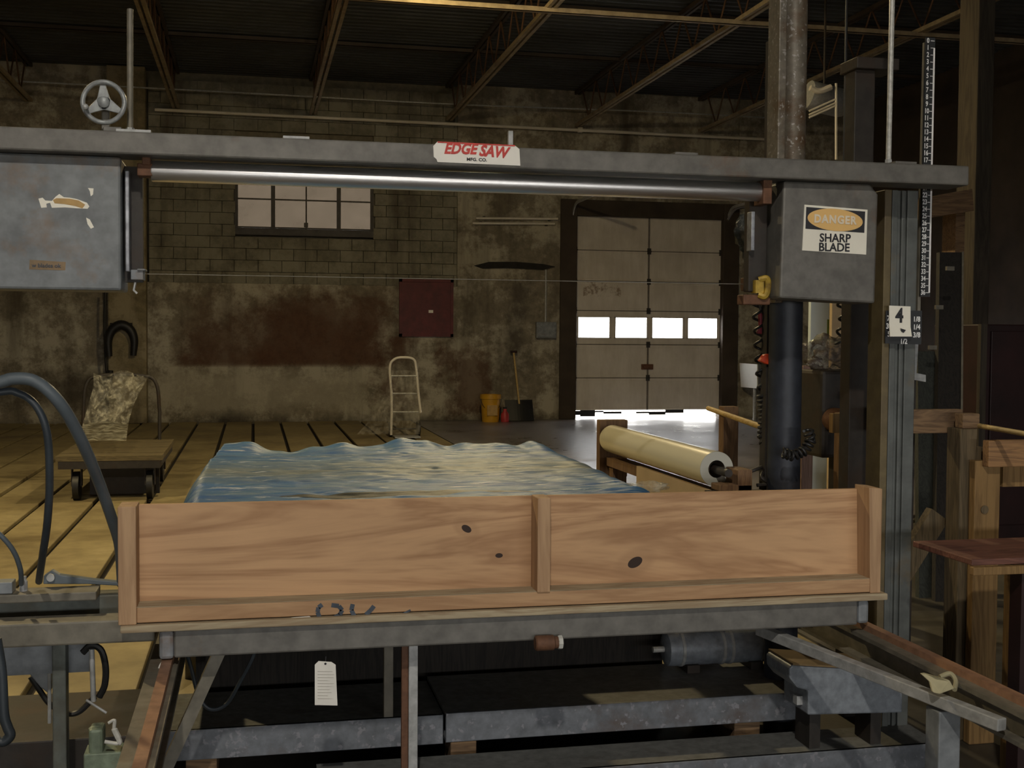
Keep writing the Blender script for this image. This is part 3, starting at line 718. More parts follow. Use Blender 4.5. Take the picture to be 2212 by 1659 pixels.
# slotted post: web with three ribs
px0, px1 = 2.222, 2.345
pb = MB().box((px0, 3.93, 0), (px1, 4.02, 2.034))
for a, b in ((px0+.020, px0+.044), (px0+.058, px0+.072), (px0+.080, px1)): pb.box((a, 3.920, .0), (b, 3.94, 2.034))
pb.build('slotted_post', 'post_paint', sf, bevel=.003)
MB().box((px0-.012, 3.915, 0), (px0+.016, 4.02, 2.034)).build('post_flange', 'post_side', sf, bevel=.003)
MB().box((2.279, 4.28, 0), (2.365, 4.36, 2.56)).box((2.27, 4.25, 2.54), (2.45, 4.39, 2.585)).build('rear_post', 'dark_iron', sf, bevel=.004)
for p0, p1 in ((P(1917, -60, 3.86), P(1919, 352, 3.86)), (P(283, 20, 3.86), P(281, 273, 3.86))):
    ls = MB().tube([V((p1.x, 3.86, bz1-.0)), V((p1.x+(.003 if p1.x > 0 else .002), 3.86, p0.z))], .0095, 12).build('lead_screw', 'bright_rod' if p1.x > 0 else 'rail_web', sf, smooth=True)
    MB().lathe((p1.x, 3.86, bz1), [(.020, 0), (.020, .010), (.013, .012), (.013, .028)], 6).build('nut', 'galvanised', ls)
# graduated scale
rx = 2.394; zr0 = 2.576; inch = .0252; YR = 3.94
rl = MB().box((rx-.022, YR, zr0-36.6*inch), (rx+.017, YR+.004, zr0+.012)).build('height_scale', 'scale_black', sf)
rl['label'] = 'black ruler strip with white inch numbers'
MB().box((rx+.010, YR-.001, zr0-36*inch), (rx+.0165, YR+.001, zr0-inch)).build('scale_line', 'scale_white', rl)
tk = MB()
for i in range(37): tk.box((rx-.001, YR-.001, zr0-i*inch-.0011), (rx+.014, YR+.001, zr0-i*inch+.0011))
tk.build('graduations', 'scale_white', rl)
joined_text('scale_numbers', [(str(i), V((rx-.012, YR-.001, zr0-i*inch)), .025, dict(bold=.0005, xs=.74)) for i in range(37)], 'scale_white', rl)
MB().bar((rx-.012, YR+.03, 1.52), (rx-.006, YR+.03, zr0), .012, .012).build('scale_backing', 'rail_web', sf)
# fraction plate and number card on the post
fp = MB().prism([P(x, y, 3.895) for x, y in ((1914, 671), (1992, 671), (1990, 744), (1912, 742))], (0, .004, 0)).build('fraction_plate', 'scale_black', sf)
fp['label'] = 'black plate of white eighth-inch fractions'
for s, x, y in (('7/8', 1924, 688), ('3/4', 1922, 705), ('5/8', 1925, 722), ('1/8', 1980, 690), ('1/4', 1980, 707), ('3/8', 1980, 724), ('1/2', 1952, 738)): text('fraction', s, P(x, y, 3.893), .026, 'scale_white', fp, bold=.0006, xs=.88)
nc = MB().prism([P(x, y, 3.885) for x, y in ((1921, 660), (1967, 662), (1967, 706), (1921, 704))], (0, .003, 0)).prism([P(1921, 704, 3.885), P(1967, 706, 3.885), P(1970, 727, 3.87), P(1923, 727, 3.87)], (0, .003, 0)).build('number_card', 'cream_sign', sf)
nc['label'] = 'white flip card with a black number 4'
text('card_number', '4', P(1943, 683, 3.8835), .072, 'ink', nc, bold=.002, xs=.85)
MB().prism([P(x, y, 3.872) for x, y in ((1945, 709), (1951, 711), (1957, 713), (1952, 719), (1948, 716))], (0, .001, 0)).build('clip_mark', 'ink', nc)
# base beams of the frame, seen at the side of the table
MB().box((-1.6, 3.88, .61), (-.30, 3.96, .685)).build('base_beam', 'beam_green', sf, bevel=.006)
MB().box((-1.6, 3.68, .58), (-.29, 3.78, .650)).build('base_beam', 'rail_web', sf, bevel=.006)
MB().box((-.60, 3.80, 0), (-.56, 3.86, .58)).build('base_leg', 'beam_green', sf, bevel=.004)
MB().box((-1.3, 3.86, .45), (-.50, 3.88, .58)).build('base_plate', 'bluegrey_paint', sf)
MB().box((-1.4, 3.80, .685), (-.47, 3.90, .712)).build('base_angle', 'rail_web', sf, bevel=.004)

MB().box((-.21, 4.50, 0), (1.60, 4.54, .50)).build('shade_board', 'board_dark', sf)  # dark board added to hide the lit floor under the table

# ---- sliding table with its plywood end
st = thing('saw_table', (.83, 3.9, .53), 'saw table on track rails with a plywood end board over a steel beam', 'table')
YP = 3.63; YQ = 3.675                        # rails and uprights in front of the recessed panel
MB().box((-.345, YQ, .655), (2.02, YQ+.018, .993)).build('plywood_panel', 'plywood', st)
MB().box((-.384, YP-.045, .655), (-.333, YQ+.02, 1.0)).build('upright', 'pine_v', st, bevel=.003)
MB().box((.862, YP-.045, .702), (.904, YQ, .998)).build('upright', 'pine_v', st, bevel=.003)
MB().prism([(2.000, YP-.04, .655), (2.038, YP-.04, .655), (2.038, YP-.04, 1.003), (1.99, YP-.04, 1.008)], (0, .10, 0)).build('upright', 'pine_v', st, bevel=.003)
MB().box((-.333, YP-.038, .658), (2.000, YQ, .703)).build('bottom_rail', 'pine', st, bevel=.003)
MB().box((-.333, YP-.037, .7031), (2.000, YQ-.001, .7045)).build('dust_layer', 'pine_dusty', st)
MB().box((-.378, YP-.055, .633), (2.057, YP+.04, .655)).build('sill_board', 'pine_dusty', st, bevel=.004)
MB().box((-.230, YP-.03, .548), (1.962, YP+.05, .632)).build('steel_beam', 'grey_paint', st, bevel=.006)
MB().box((-.272, YP-.033, .545), (-.230, YP+.05, .630)).build('end_cap', 'bluegrey_paint', st, bevel=.010)
MB().box((1.962, YP-.033, .552), (2.002, YP+.05, .630)).build('end_cap', 'bluegrey_paint', st, bevel=.010)
MB().lathe((.855, YP-.05, .545), [(.020, 0), (.024, .004), (.024, .058), (.019, .062), (.019, .075)], 16, 'x').build('pipe_fitting', 'rust_iron', st, smooth=True)
MB().lathe((.928, YP-.05, .545), [(.020, 0), (.022, .003), (.022, .013), (.017, .015)], 8, 'x').build('fitting_nut', 'fitting_white', st)
MB().box((-.17, YQ+.03, .90), (1.26, 5.12, .955)).build('table_top', 'board_grey', st)
for x0 in (-.15, 1.14):
    MB().box((x0, YQ+.03, .56), (x0+.09, 5.2, .64)).build('side_beam', 'rail_web', st, bevel=.004)
MB().box((-.15, 5.10, .16), (1.24, 5.12, .90)).build('rear_light_block', 'board_dark', st)  # added behind the table to block lamp light underneath
MB().box((-.165, 4.25, .30), (-.15, 5.1, .90)).build('side_light_block', 'board_dark', st)  # added at the side to keep lamp light from under the table
for x0, y0 in ((-.14, 3.9), (1.16, 3.9), (-.14, 5.0), (1.16, 5.0)):
    MB().box((x0, y0, .63), (x0+.07, y0+.07, .905)).build('table_leg', 'rail_web', st, bevel=.003)
# blue paint numerals smeared on the bottom rail
nb = MB()
for pts in (((696, 1306), (688, 1312), (686, 1322), (690, 1333)), ((716, 1307), (732, 1309), (739, 1318), (734, 1328), (722, 1334)), ((762, 1305), (759, 1318), (766, 1332)), ((808, 1309), (801, 1318), (790, 1328)), ((846, 1330), (868, 1327), (887, 1318))):
    wd = .013 if pts[0][0] != 846 else .006
    for a_, b_ in zip(pts, pts[1:]): nb.bar(P(*a_, YP-.0385), P(*b_, YP-.0385), .0014, wd, (0, 0, 1)) if abs(a_[0]-b_[0]) > abs(a_[1]-b_[1]) else nb.bar(P(*a_, YP-.0385), P(*b_, YP-.0385), wd, .0014, (0, 1, 0))
nb.build('painted_marks', 'ink_blue', st)
MB().prism([P(x, y, YP-.0395) for x, y in ((628, 1334), (668, 1331), (676, 1335), (640, 1337))], (0, .0014, 0)).build('chipped_splinter', 'white_tube', st)

# blue plastic sheet pulled over the table
def sheet(u, w):
    x = -.315+u*1.67; y = 3.725+w*1.56
    wr = .010*mnoise.noise(V((x*2.2, y*7, 3)))+.011*abs(mnoise.noise(V((x*5, y*15, 1))))+.010*abs(mnoise.noise(V((x*6+y*4, y*31, 8))))+.003*mnoise.noise(V((x*14, y*55, 4)))
    z = .975+wr+.015*w
    bk = max(0, w-.86)/.14; z += .045*bk*(.5+1.5*mnoise.noise(V((x*3.6, 0, 7)))+.5*mnoise.noise(V((x*9, 0, 2))))
    lf = max(0, .09-u)/.09; z -= .16*lf*lf; x += .05*lf-.10*lf*(max(0, w-.5)/.5)*-1
    rr = max(0, u-.94)/.06; z -= .05*rr*rr*(1-w*.5)
    if w > .8: x -= (u-.5)*.10*((w-.8)/.2)
    return (x, y, z)
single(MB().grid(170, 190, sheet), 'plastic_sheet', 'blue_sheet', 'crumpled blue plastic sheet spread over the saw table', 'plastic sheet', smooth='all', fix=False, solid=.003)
cr = crumple(P(1400, 1052, 3.95), (.075, .05, .018), 5, .5, 2.5, 3)
single(cr, 'film_scrap', 'clear_film', 'small crumpled scrap of clear film at the corner of the blue sheet', 'plastic film', smooth='all')

# ---- rails the table runs on
def rail(x, lab, y0=1.9, y1=5.6, zt=.522):
    r = thing('track_rail', (x, (y0+y1)/2, 0), lab, 'rail', 'track rails of the saw table')
    MB().box((x-.042, y0, zt-.014), (x+.042, y1, zt)).box((x-.042, y0, zt-.092), (x+.042, y1, zt-.08)).box((x-.006, y0, zt-.085), (x+.006, y1, zt-.01)).build('beam', 'rail_web', r)
    MB().bar((x+.012, y0, zt+.010), (x+.012, y1, zt+.010), .030, .020).build('running_edge', 'rusty_rail', r)
    for yy in (2.0, 5.3): MB().box((x-.03, yy, 0), (x+.03, yy+.06, zt-.09)).build('rail_leg', 'rail_web', r)
rail(-.262, 'rusty steel track rail under the table end cap, beside the slanted brace')
rail(2.005, 'rusty red-edged track rail running out past the wooden stand')
# slanted brace under the table
single(MB().bar((-.095, 3.72, .55), (-.315, 3.72, .06), .036, .045, (0, 1, 0)), 'slanted_brace', 'rail_web', 'flat steel brace slanting down from the table beam to the floor rail', 'brace')
r = thing('leg_bar', (.48, 3.72, 0), 'upright flat bar leg with a rusty edge under the table beam', 'leg bar')
MB().box((.476, 3.70, .0), (.505, 3.73, .55)).build('flat_bar', 'galvanised', r, bevel=.002)
MB().box((.455, 3.71, .0), (.4755, 3.73, .55)).build('rusty_edge', 'rust_iron', r)
single(MB().box((.43, 4.0, .17), (.462, 4.03, .60)), 'stub_bar', 'rail_web', 'short upright bar behind the leg bar', 'bar', bevel=.002)
# paper tag hanging from the beam
r = thing('paper_tag', P(704, 1476, YP-.04), 'white paper tag with writing hung from the table beam', 'tag')
tg = [(680, 1436), (688, 1428), (716, 1430), (725, 1436), (729, 1524), (680, 1523)]
MB().prism([P(x, y, YP-.038) for x, y in tg], (0, .0015, 0)).build('card', 'paper', r)
tx = MB()
random.seed(5)
for i in range(10):
    y = 1450+i*6.5
    tx.prism([P(x, yy, YP-.0385) for x, yy in ((686, y), (686+random.uniform(20, 38), y+.3), (686+random.uniform(20, 38), y+1.4), (686, y+1.3))], (0, .0004, 0))
tx.build('written_lines', 'pencil' if 'pencil' in MATS else plain('pencil', (.50, .47, .42), .8, 0, .1, 9, 0).name, r)
MB().lathe(P(703, 1434, YP-.0395), [(.0035, 0), (.0035, .001)], 12, 'y').build('eyelet', 'ink', r)
MB().tube([P(703, 1434, YP-.037), P(704, 1418, YP-.032)], .0012, 6).build('string', 'ink', r)

# ================================================================== things under and beside the saw
def slab(name, x0, x1, y0, y1, z0, z1, lab, skew=0):
    r = thing(name, ((x0+x1)/2, (y0+y1)/2, z0), lab, 'steel channel', 'steel channels on the floor')
    MB().prism([(x0, y0, z1-.012), (x1, y0, z1-.012), (x1+skew, y1, z1-.012), (x0+skew, y1, z1-.012)], (0, 0, .012)).build('top_plate', 'slab_top' if 'slab_top' in MATS else steel('slab_top', (.15, .155, .15), (.10, .09, .08), .55, .7, 5).name, r)
    MB().box((x0, y0-.004, z0), (x1, y0+.012, z1)).build('front_web', 'slab_paint', r, bevel=.003)
    MB().prism([(x0, y0, z0), (x1, y0, z0), (x1+skew, y1, z0), (x0+skew, y1, z0)], (0, 0, .012)).build('bottom_flange', 'slab_paint', r)
    return r
slab('floor_channel', -.30, .632, 3.99, 4.40, .105, .205, 'blue-grey steel channel lying under the paper tag', .0)
slab('floor_channel', .638, 1.965, 3.97, 4.42, .115, .215, 'flaking blue-grey steel channel lying under the motor')
slab('floor_channel', .20, 2.35, 3.72, 3.93, .0, .085, 'low dark steel channel nearest the bottom of the picture')
single(MB().box((.655, 3.97, .0), (.745, 4.10, .115)), 'wood_block', 'old_wood_x', 'short wood block propping the flaking channel', 'wood block', bevel=.004)
single(MB().box((-.22, 4.0, .0), (-.12, 4.3, .105)), 'wood_block', 'old_wood_x', 'short wood block propping the channel under the tag', 'wood block', bevel=.004)
single(MB().box((1.7, 4.0, .0), (1.8, 4.3, .115)), 'wood_block', 'old_wood_x', 'short wood block propping the channel end near the tank', 'wood block', bevel=.004)
# electric motor
r = thing('electric_motor', (1.77, 4.33, .215), 'blue-grey electric motor lying under the table beside the tank', 'motor')
MB().lathe((1.545, 4.33, .298), [(.045, 0), (.064, .008), (.066, .03), (.066, .40), (.064, .43), (.045, .445)], 32, 'x').build('motor_body', 'motor_paint', r, smooth=True)
for xx in (1.60, 1.765, 1.80, 1.93):
    MB().lathe((xx, 4.33, .298), [(.066, 0), (.069, .002), (.069, .012), (.066, .014)], 32, 'x', False).build('band', 'galvanised', r, smooth=True)
MB().tube([(1.5, 4.33, .298), (1.55, 4.33, .298)], .012, 12).build('shaft', 'bright_rod', r, smooth=True)
for xx in (1.62, 1.88): MB().box((xx, 4.27, .2151), (xx+.05, 4.39, .245)).build('foot', 'dark_iron', r)
# grey tank
r = thing('coolant_tank', (2.02, 3.8, .086), 'grey sheet-metal tank with a rounded corner next to the motor', 'tank')
pr = [(1705, 1444), (1712, 1437), (1935, 1450), (1950, 1458), (1950, 1540), (1745, 1545), (1745, 1492), (1722, 1486), (1706, 1466)]
MB().prism([P(x, y, 3.70) for x, y in pr], (0, .19, 0)).build('tank_body', 'motor_paint', r, bevel=.006)
tq, tr_ = P(1712, 1437, 3.70), P(1935, 1450, 3.70)
MB().prism([tq+V((0, -.003, .001)), tr_+V((0, -.003, .001)), tr_+V((0, .193, .001)), tq+V((0, .193, .001))], (0, 0, .006)).build('lid', 'yellow_rust_dull' if 'yellow_rust_dull' in MATS else plain('yellow_rust_dull', (.22, .15, .07), .7).name, r)
to = P(1733, 1515, 3.74)
MB().box((to.x-.02, 3.74, to.z-.012), (to.x+.03, 3.77, to.z+.018)).build('outlet', 'galvanised', r)
for xx in (1.87, 2.10): MB().box((xx, 3.75, .086), (xx+.04, 3.86, P(1800, 1543, 3.7).z+.005)).build('foot', 'dark_iron', r)
# strut beam running out to a floor post
a, b = P(1640, 1360, 3.75), P(2165, 1566, 2.78)
r = thing('outrigger', (b.x, 2.85, 0), 'pale grey square tube strut resting on a short post with a rope tied round it', 'strut')
MB().bar(a, b, .034, .034).build('strut', 'galvanised', r, bevel=.003)
po = P(2040, 1515, 3.0)
MB().box((po.x-.034, 2.97, 0), (po.x+.034, 3.04, po.z-.02)).build('post', 'bluegrey_paint', r, bevel=.004)
t0 = P(2022, 1478, 2.99)
MB().prism([P(1990, 1456, 2.99), P(2000, 1455, 2.99), P(2024, 1462, 2.96), P(2052, 1470, 2.95), P(2062, 1488, 2.95), P(2030, 1500, 2.95), P(2016, 1496, 2.95), P(2010, 1474, 2.97)], (0, .012, .0)).build('strap', 'cord_dull' if 'cord_dull' in MATS else plain('cord_dull', (.40, .36, .22), .8).name, r, bevel=.004)
MB().tube(spline([P(2030, 1462, 3.05), P(2052, 1455, 3.05), P(2064, 1470, 3.03), P(2062, 1490, 3.0)]), .007, 8).build('rope', 'cord_dull', r, smooth=True)
# hoses at the near corner
def hose(name, pts, rr, mat, lab, n=10, cat='hose'): return single(MB().tube(spline(pts, 8), rr, n), name, mat, lab, cat, smooth=True)
hose('thick_hose', [V((-1.0, 3.3, 1.30)), P(-30, 832, 3.3), P(30, 818, 3.3), P(80, 826, 3.3), P(130, 872, 3.32), P(175, 950, 3.42), P(213, 1040, 3.58), P(243, 1125, 3.72), P(258, 1180, 3.80), P(264, 1262, 3.92)], .0165, 'hose_grey', 'thick grey hose arching over toward the plywood corner')
hose('thin_hose', [V((-1.0, 3.35, 1.28)), P(-20, 850, 3.35), P(40, 850, 3.35), P(80, 880, 3.35), P(102, 940, 3.36), P(107, 1040, 3.4), P(102, 1130, 3.45), P(92, 1200, 3.55), P(84, 1256, 3.8)], .0105, 'hose_black', 'thinner dark hose hanging beside the thick one')
hose('short_hose', [P(-30, 1130, 3.7), P(5, 1160, 3.7), P(30, 1192, 3.72), P(44, 1230, 3.76), P(46, 1262, 3.82)], .0075, 'hose_grey', 'short thin hose by the small junction block')
r = thing('junction_block', (P(14, 1270, 3.83).x, 3.84, .712), 'small grey junction block on the base beam', 'junction block')
q = P(14, 1270, 3.83)
MB().box((q.x-.035, 3.81, .7125), (q.x+.02, 3.87, .748)).build('body', 'bluegrey_paint', r, bevel=.003)
MB().lathe((q.x+.045, 3.85, .7125), [(.012, 0), (.012, .03), (.009, .034), (.009, .045)], 10).build('gland', 'galvanised', r)
r = thing('lever_arm', P(110, 1250, 3.92), 'grey tapered lever arm lying along the base beam', 'lever')
MB().prism([P(x, y, 3.90) for x, y in ((93, 1262), (94, 1244), (112, 1232), (128, 1242), (200, 1252), (262, 1258), (262, 1266), (190, 1262), (120, 1262))], (0, .03, 0)).build('arm', 'hose_grey', r, bevel=.003)
MB().lathe(P(110, 1247, 3.895), [(.012, -.01), (.012, .04)], 14, 'y').build('pivot', 'galvanised', r)
# things under the base beams
r = thing('screw_clamp', (P(200, 1450, 3.75).x, 3.77, .35), 'dark screw clamp hanging under the base beam', 'clamp')
MB().tube(spline([P(178, 1410, 3.78), P(196, 1395, 3.78), P(218, 1404, 3.78), P(228, 1440, 3.78), P(226, 1480, 3.78), P(214, 1506, 3.78)]), .010, 8).build('clamp_frame', 'black_rubber', r, smooth=True)
MB().tube([P(198, 1402, 3.76), P(202, 1515, 3.76)], .008, 10).build('clamp_screw', 'galvanised', r, smooth=True)
MB().tube([P(186, 1512, 3.75), P(230, 1540, 3.75)], .004, 8).build('clamp_handle', 'galvanised', r, smooth=True)
r = thing('foot_pedal', (P(100, 1500, 3.9).x, 3.92, .25), 'grey rounded bracket on a thin rod beneath the base beam', 'bracket')
MB().prism([P(x, y, 3.9) for x, y in ((64, 1458), (70, 1450), (110, 1452), (112, 1480), (106, 1500), (88, 1486))], (0, .05, 0)).build('bracket_plate', 'bluegrey_paint', r, bevel=.004)
MB().tube([P(107, 1452, 3.9), P(107, 1562, 3.9)], .006, 8).build('rod', 'galvanised', r)
MB().tube(spline([P(66, 1462, 3.93), P(85, 1490, 3.93), P(107, 1520, 3.93), P(140, 1540, 3.93), P(170, 1538, 3.93), P(205, 1505, 3.93)]), .009, 8).build('curved_bar', 'black_rubber', r, smooth=True)
single(MB().box((-.99, 4.02, 0), (-.33, 4.55, .19)), 'floor_box', 'dark_iron', 'dark low metal box on the floor behind the green valve', 'box', bevel=.006)
hose('dark_hose', [P(-8, 1380, 3.4), P(3, 1450, 3.4), P(8, 1540, 3.4), P(16, 1570, 3.4), P(22, 1588, 3.4), P(8, 1602, 3.4), P(-12, 1600, 3.4)], .014, 'hose_black', 'dark hose curling at the picture edge under the base beam')
hose('loop_cable', [P(395, 1380, 3.9), P(412, 1440, 3.9), P(430, 1505, 3.9), P(455, 1532, 3.9), P(490, 1520, 3.9), P(520, 1470, 3.9), P(548, 1415, 3.9), P(556, 1370, 3.95)], .0065, 'hose_black', 'black cable looping down behind the slanted brace', 8, 'cable')
hose('white_rag', [P(352, 1430, 3.60), P(345, 1452, 3.60), P(338, 1475, 3.60), P(346, 1500, 3.60), P(344, 1525, 3.60), P(337, 1555, 3.60), P(340, 1580, 3.60), P(336, 1600, 3.60)], [.005+.004*abs(sin(i*.35)) for i in range(57)], 'paper', 'white cord or rag strip hanging along the rusty rail', 7, 'cord')
r = thing('air_valve', (P(225, 1650, 3.25).x, 3.28, 0), 'green air valve unit with a white lever beside the rusty rail', 'valve')
q = P(180, 1632, 3.25); q2 = P(262, 1600, 3.25)
MB().box((q.x, 3.25, 0), (q2.x, 3.33, q2.z-.03)).build('valve_body', 'green_paint', r, bevel=.004)
q = P(190, 1578, 3.25); q2 = P(222, 1612, 3.25)
MB().box((q.x, 3.255, q2.z-.03), (q2.x, 3.32, q.z)).build('valve_head', 'green_paint', r, bevel=.008)
MB().lathe((P(206, 1580, 3.28).x, 3.285, P(206, 1580, 3.28).z), [(.018, 0), (.018, .008), (.010, .014)], 14).build('cap', 'green_paint', r, smooth=True)
MB().tube(spline([P(234, 1562, 3.24), P(247, 1556, 3.24), P(247, 1575, 3.24), P(256, 1595, 3.24), P(256, 1606, 3.24), P(226, 1602, 3.24)]), [.004]*8+[.005]*8+[.008]*8+[.007]*8+[.005]*9, 8).build('lever', 'fitting_white', r, smooth=True)

# ================================================================== film roll on its stand
rx_, rz_ = 1.739, .995
r = thing('film_roll', (rx_, 4.95, rz_-.068), 'thick roll of clear plastic film on the stand behind the table', 'film roll')
MB().lathe((rx_, 4.30, rz_), [(.068, 0), (.068, 1.36)], 40, 'y', False).build('wound_film', 'roll_film', r, smooth=True)
MB().lathe((rx_, 4.30, rz_), [(.034, -.001), (.0675, -.001), (.0675, .002), (.034, .002)], 40, 'y', False).build('film_end', 'roll_end', r, smooth=True)
MB().lathe((rx_, 5.655, rz_), [(.034, 0), (.0675, 0), (.0675, .004), (.034, .004)], 40, 'y', False).build('film_end', 'roll_end', r, smooth=True)
MB().lathe((rx_, 4.305, rz_), [(.0345, 0), (.0345, 1.35), (.027, 1.35), (.027, 0)], 28, 'y', False).build('core_tube', 'core_card', r, smooth=True)
r = thing('roll_stand', (1.75, 4.9, 0), 'brown wooden stand with blocks holding the film roll', 'stand')
MB().tube([(rx_, 4.18, rz_-.003), (rx_, 5.80, rz_-.003)], .016, 12).build('axle', 'dark_iron', r, smooth=True)
MB().box((1.772, 4.17, .925), (1.83, 4.29, 1.005)).box((1.70, 4.17, .925), (1.83, 4.26, .950)).build('near_block', 'stand_wood', r, bevel=.004)
MB().box((1.685, 5.70, .80), (1.83, 5.76, 1.085)).build('far_block', 'stand_wood', r, bevel=.004)
MB().box((1.66, 4.15, .905), (1.88, 4.22, .925)).build('shelf_bar', 'dark_iron', r)
MB().box((1.70, 4.22, .42), (1.718, 5.16, .915)).build('side_board', 'tan_panel', r)
MB().box((1.718, 4.25, .86), (1.80, 5.75, .90)).build('bearer', 'stand_wood', r)
for y0 in (4.52, 5.62): MB().box((1.73, y0, 0), (1.80, y0+.07, .86)).build('leg', 'stand_wood', r)
hose('tangled_wire', [P(1600, 1028, 4.25), P(1630, 1015, 4.2), P(1655, 1008, 4.3), P(1645, 1030, 4.2), P(1660, 1045, 4.2), P(1635, 1048, 4.2)], .007, 'dark_iron', 'tangle of dark wire between the film roll and the column', 8, 'wire')
# dowel on a timber upright
r = thing('dowel_stand', (2.47, 5.95, 0), 'brown timber upright with a wooden dowel pushed through it, in front of the overhead door', 'stand')
MB().box((2.43, 5.92, 0), (2.515, 5.99, 1.135)).build('upright', 'stand_wood', r, bevel=.004)
MB().tube([P(1530, 882, 6.25), P(1662, 928, 4.95)], .014, 12).build('dowel', 'dowel_wood', r, smooth=True)

# coiled air hoses
coilA = MB().tube(helix([P(1624, 545, 4.28), P(1632, 610, 4.28), P(1638, 700, 4.28), P(1640, 770, 4.28), P(1648, 850, 4.28)], .0175, 10), .0054, 7)
single(coilA, 'coiled_air_hose', 'black_rubber', 'black coiled air hose hanging between the overhead door and the column', 'coiled hose', 'coiled air hoses', smooth=True)
single(MB().tube(helix([P(1650, 850, 4.27), P(1655, 900, 4.27), P(1652, 945, 4.27), P(1668, 985, 4.25)], .024, 14), .007, 7), 'coiled_air_hose', 'black_rubber', 'tight bunch of black coiled hose low beside the column', 'coiled hose', 'coiled air hoses', smooth=True)
single(MB().tube([V((P(1818, 640, 5.2).x, 5.2, 5.84)), P(1818, 640, 5.2)]+helix([P(1818, 640, 5.2), P(1824, 690, 5.2), P(1814, 745, 5.2)], .024, 3.5), .0065, 7), 'coiled_air_hose', 'black_rubber', 'black coiled hose hanging in front of the tan panel', 'coiled hose', 'coiled air hoses', smooth=True)
single(MB().tube(helix([P(1690, 978, 4.0), P(1712, 985, 4.0), P(1738, 974, 4.0), P(1752, 950, 4.0), P(1745, 928, 4.0)], .016, 11), .0055, 7), 'coiled_air_hose', 'black_rubber', 'black coiled hose wrapped around the foot of the dark column sleeve', 'coiled hose', 'coiled air hoses', smooth=True)
r = thing('air_gun', P(1648, 720, 4.26), 'dark red air gun hanging by the coiled hose', 'air gun')
MB().prism([P(x, y, 4.265) for x, y in ((1641, 672), (1650, 680), (1652, 715), (1647, 722), (1636, 720), (1642, 705))], (0, .02, 0)).build('body', 'red_dull' if 'red_dull' in MATS else plain('red_dull', (.22, .015, .03), .5).name, r, bevel=.004)
MB().tube([P(1645, 675, 4.27), P(1640, 655, 4.27)], .006, 8).build('nozzle', 'dark_iron', r)
single(MB().prism([P(x, y, 4.20) for x, y in ((1642, 780), (1652, 766), (1664, 764), (1680, 790), (1658, 787))], (0, .03, 0)), 'hose_coupling', 'orange_red', 'bright orange-red hose coupling beside the column', 'coupling', bevel=.004)
# dark plastic bag hanging under the beam
bagc = P(1626, 500, 4.25)
single(crumple(bagc, (.062, .05, .112), 11, .45, 2.0, 4), 'plastic_bag', 'dark_film', 'dark glossy plastic bag hanging below the roller end', 'plastic bag', smooth='all')
hose('bag_cord', [P(1572, 475, 4.25), P(1590, 452, 4.25), P(1625, 445, 4.25), P(1655, 432, 4.25), P(1668, 428, 4.25)], .005, 'dark_iron', 'dark cord tied across the top of the hanging plastic bag', 6, 'cord')
single(MB().box(P(1609, 628, 4.225), V((1.9015, 4.27, P(1650, 600, 4.225).z))), 'hose_bracket', 'rust_iron', 'small brown bracket beside the yellow blade guide', 'bracket', bevel=.004)

# white panel on a thin post near the overhead door
r = thing('white_panel_post', (9.05, 20.3, 0), 'white curling sheet on a thin post between the overhead door and the column', 'panel')
MB().grid(10, 6, lambda u, w: tuple(P(1598+38*u+3*(1-u)*w, 784+52*w+3*u, 20.85-.85*u))).build('sheet', 'white_sign', r, solid=.012)
MB().grid(4, 4, lambda u, w: tuple(P(1637+28*u, 787+50*w, 20.0+.3*u))).build('back_sheet', 'galvanised', r, solid=.012)
q = P(1627, 837, 20.25)
MB().tube([(q.x+.03, 20.25, 0), (q.x+.03, 20.25, q.z+.1)], .03, 8).build('post', 'galvanised', r, smooth=True)
# panels and heap seen between column and slotted post
q = P(1752, 640, 9.5); q2 = P(1795, 640, 9.5)
r = thing('pale_blue_panel', ((q.x+q2.x)/2, 9.52, 0), 'tall pale blue panel standing behind the column', 'panel')
MB().box((q.x, 9.5, 0), (q2.x, 9.55, q.z)).build('sheet', 'pale_blue', r, bevel=.006)
MB().box(P(1788, 690, 9.49), P(1795, 735, 9.49)+V((0, .012, 0))).build('green_strip', 'green_label', r)
q = P(1798, 640, 9.2); q2 = P(1836, 640, 9.2)
single(MB().box((q.x, 9.2, 0), (q2.x, 9.25, q.z)), 'tan_panel', 'tan_panel', 'tall tan board standing beside the pale blue panel', 'board', bevel=.006)
single(MB().box(P(1732, 940, 7.0), P(1757, 790, 7.0)+V((0, .06, 0))).box(V((P(1732, 940, 7).x, 7.0, 0)), V((P(1757, 940, 7).x, 7.06, P(1732, 940, 7).z+.01))), 'timber_post', 'pine_v_dull' if 'pine_v_dull' in MATS else wood('pine_v_dull', (.34, .22, .18), (.24, .15, .11), 2).name, 'pinkish timber post standing behind the column', 'post', bevel=.004)
def heap(pts, Y, seed): return crumple(P(*pts[0], Y), pts[1], seed, .5, 1.9, 4)
q = P(1815, 772, 6.0); mz = P(1840, 850, 5.9).z; bz_ = P(1800, 800, 6.0).z
single(crumple(V((q.x, 6.10, bz_+.085)), (.14, .12, .10), 21, .5, 2.4, 4), 'plastic_bag', 'dark_film_clear' if 'dark_film_clear' in MATS else film('dark_film_clear', (.12, .095, .08), .75, .15).name, 'crumpled brown plastic bag on top of the dark machine', 'plastic bag', smooth='all')
r = thing('dark_machine', (q.x+.02, 6.05, 0), 'dark oily machine with a flat top standing behind the slotted post', 'machine')
MB().box((q.x-.13, 5.95, .85), (q.x+.22, 6.3, bz_)).build('machine_body', 'dark_iron', r, bevel=.02)
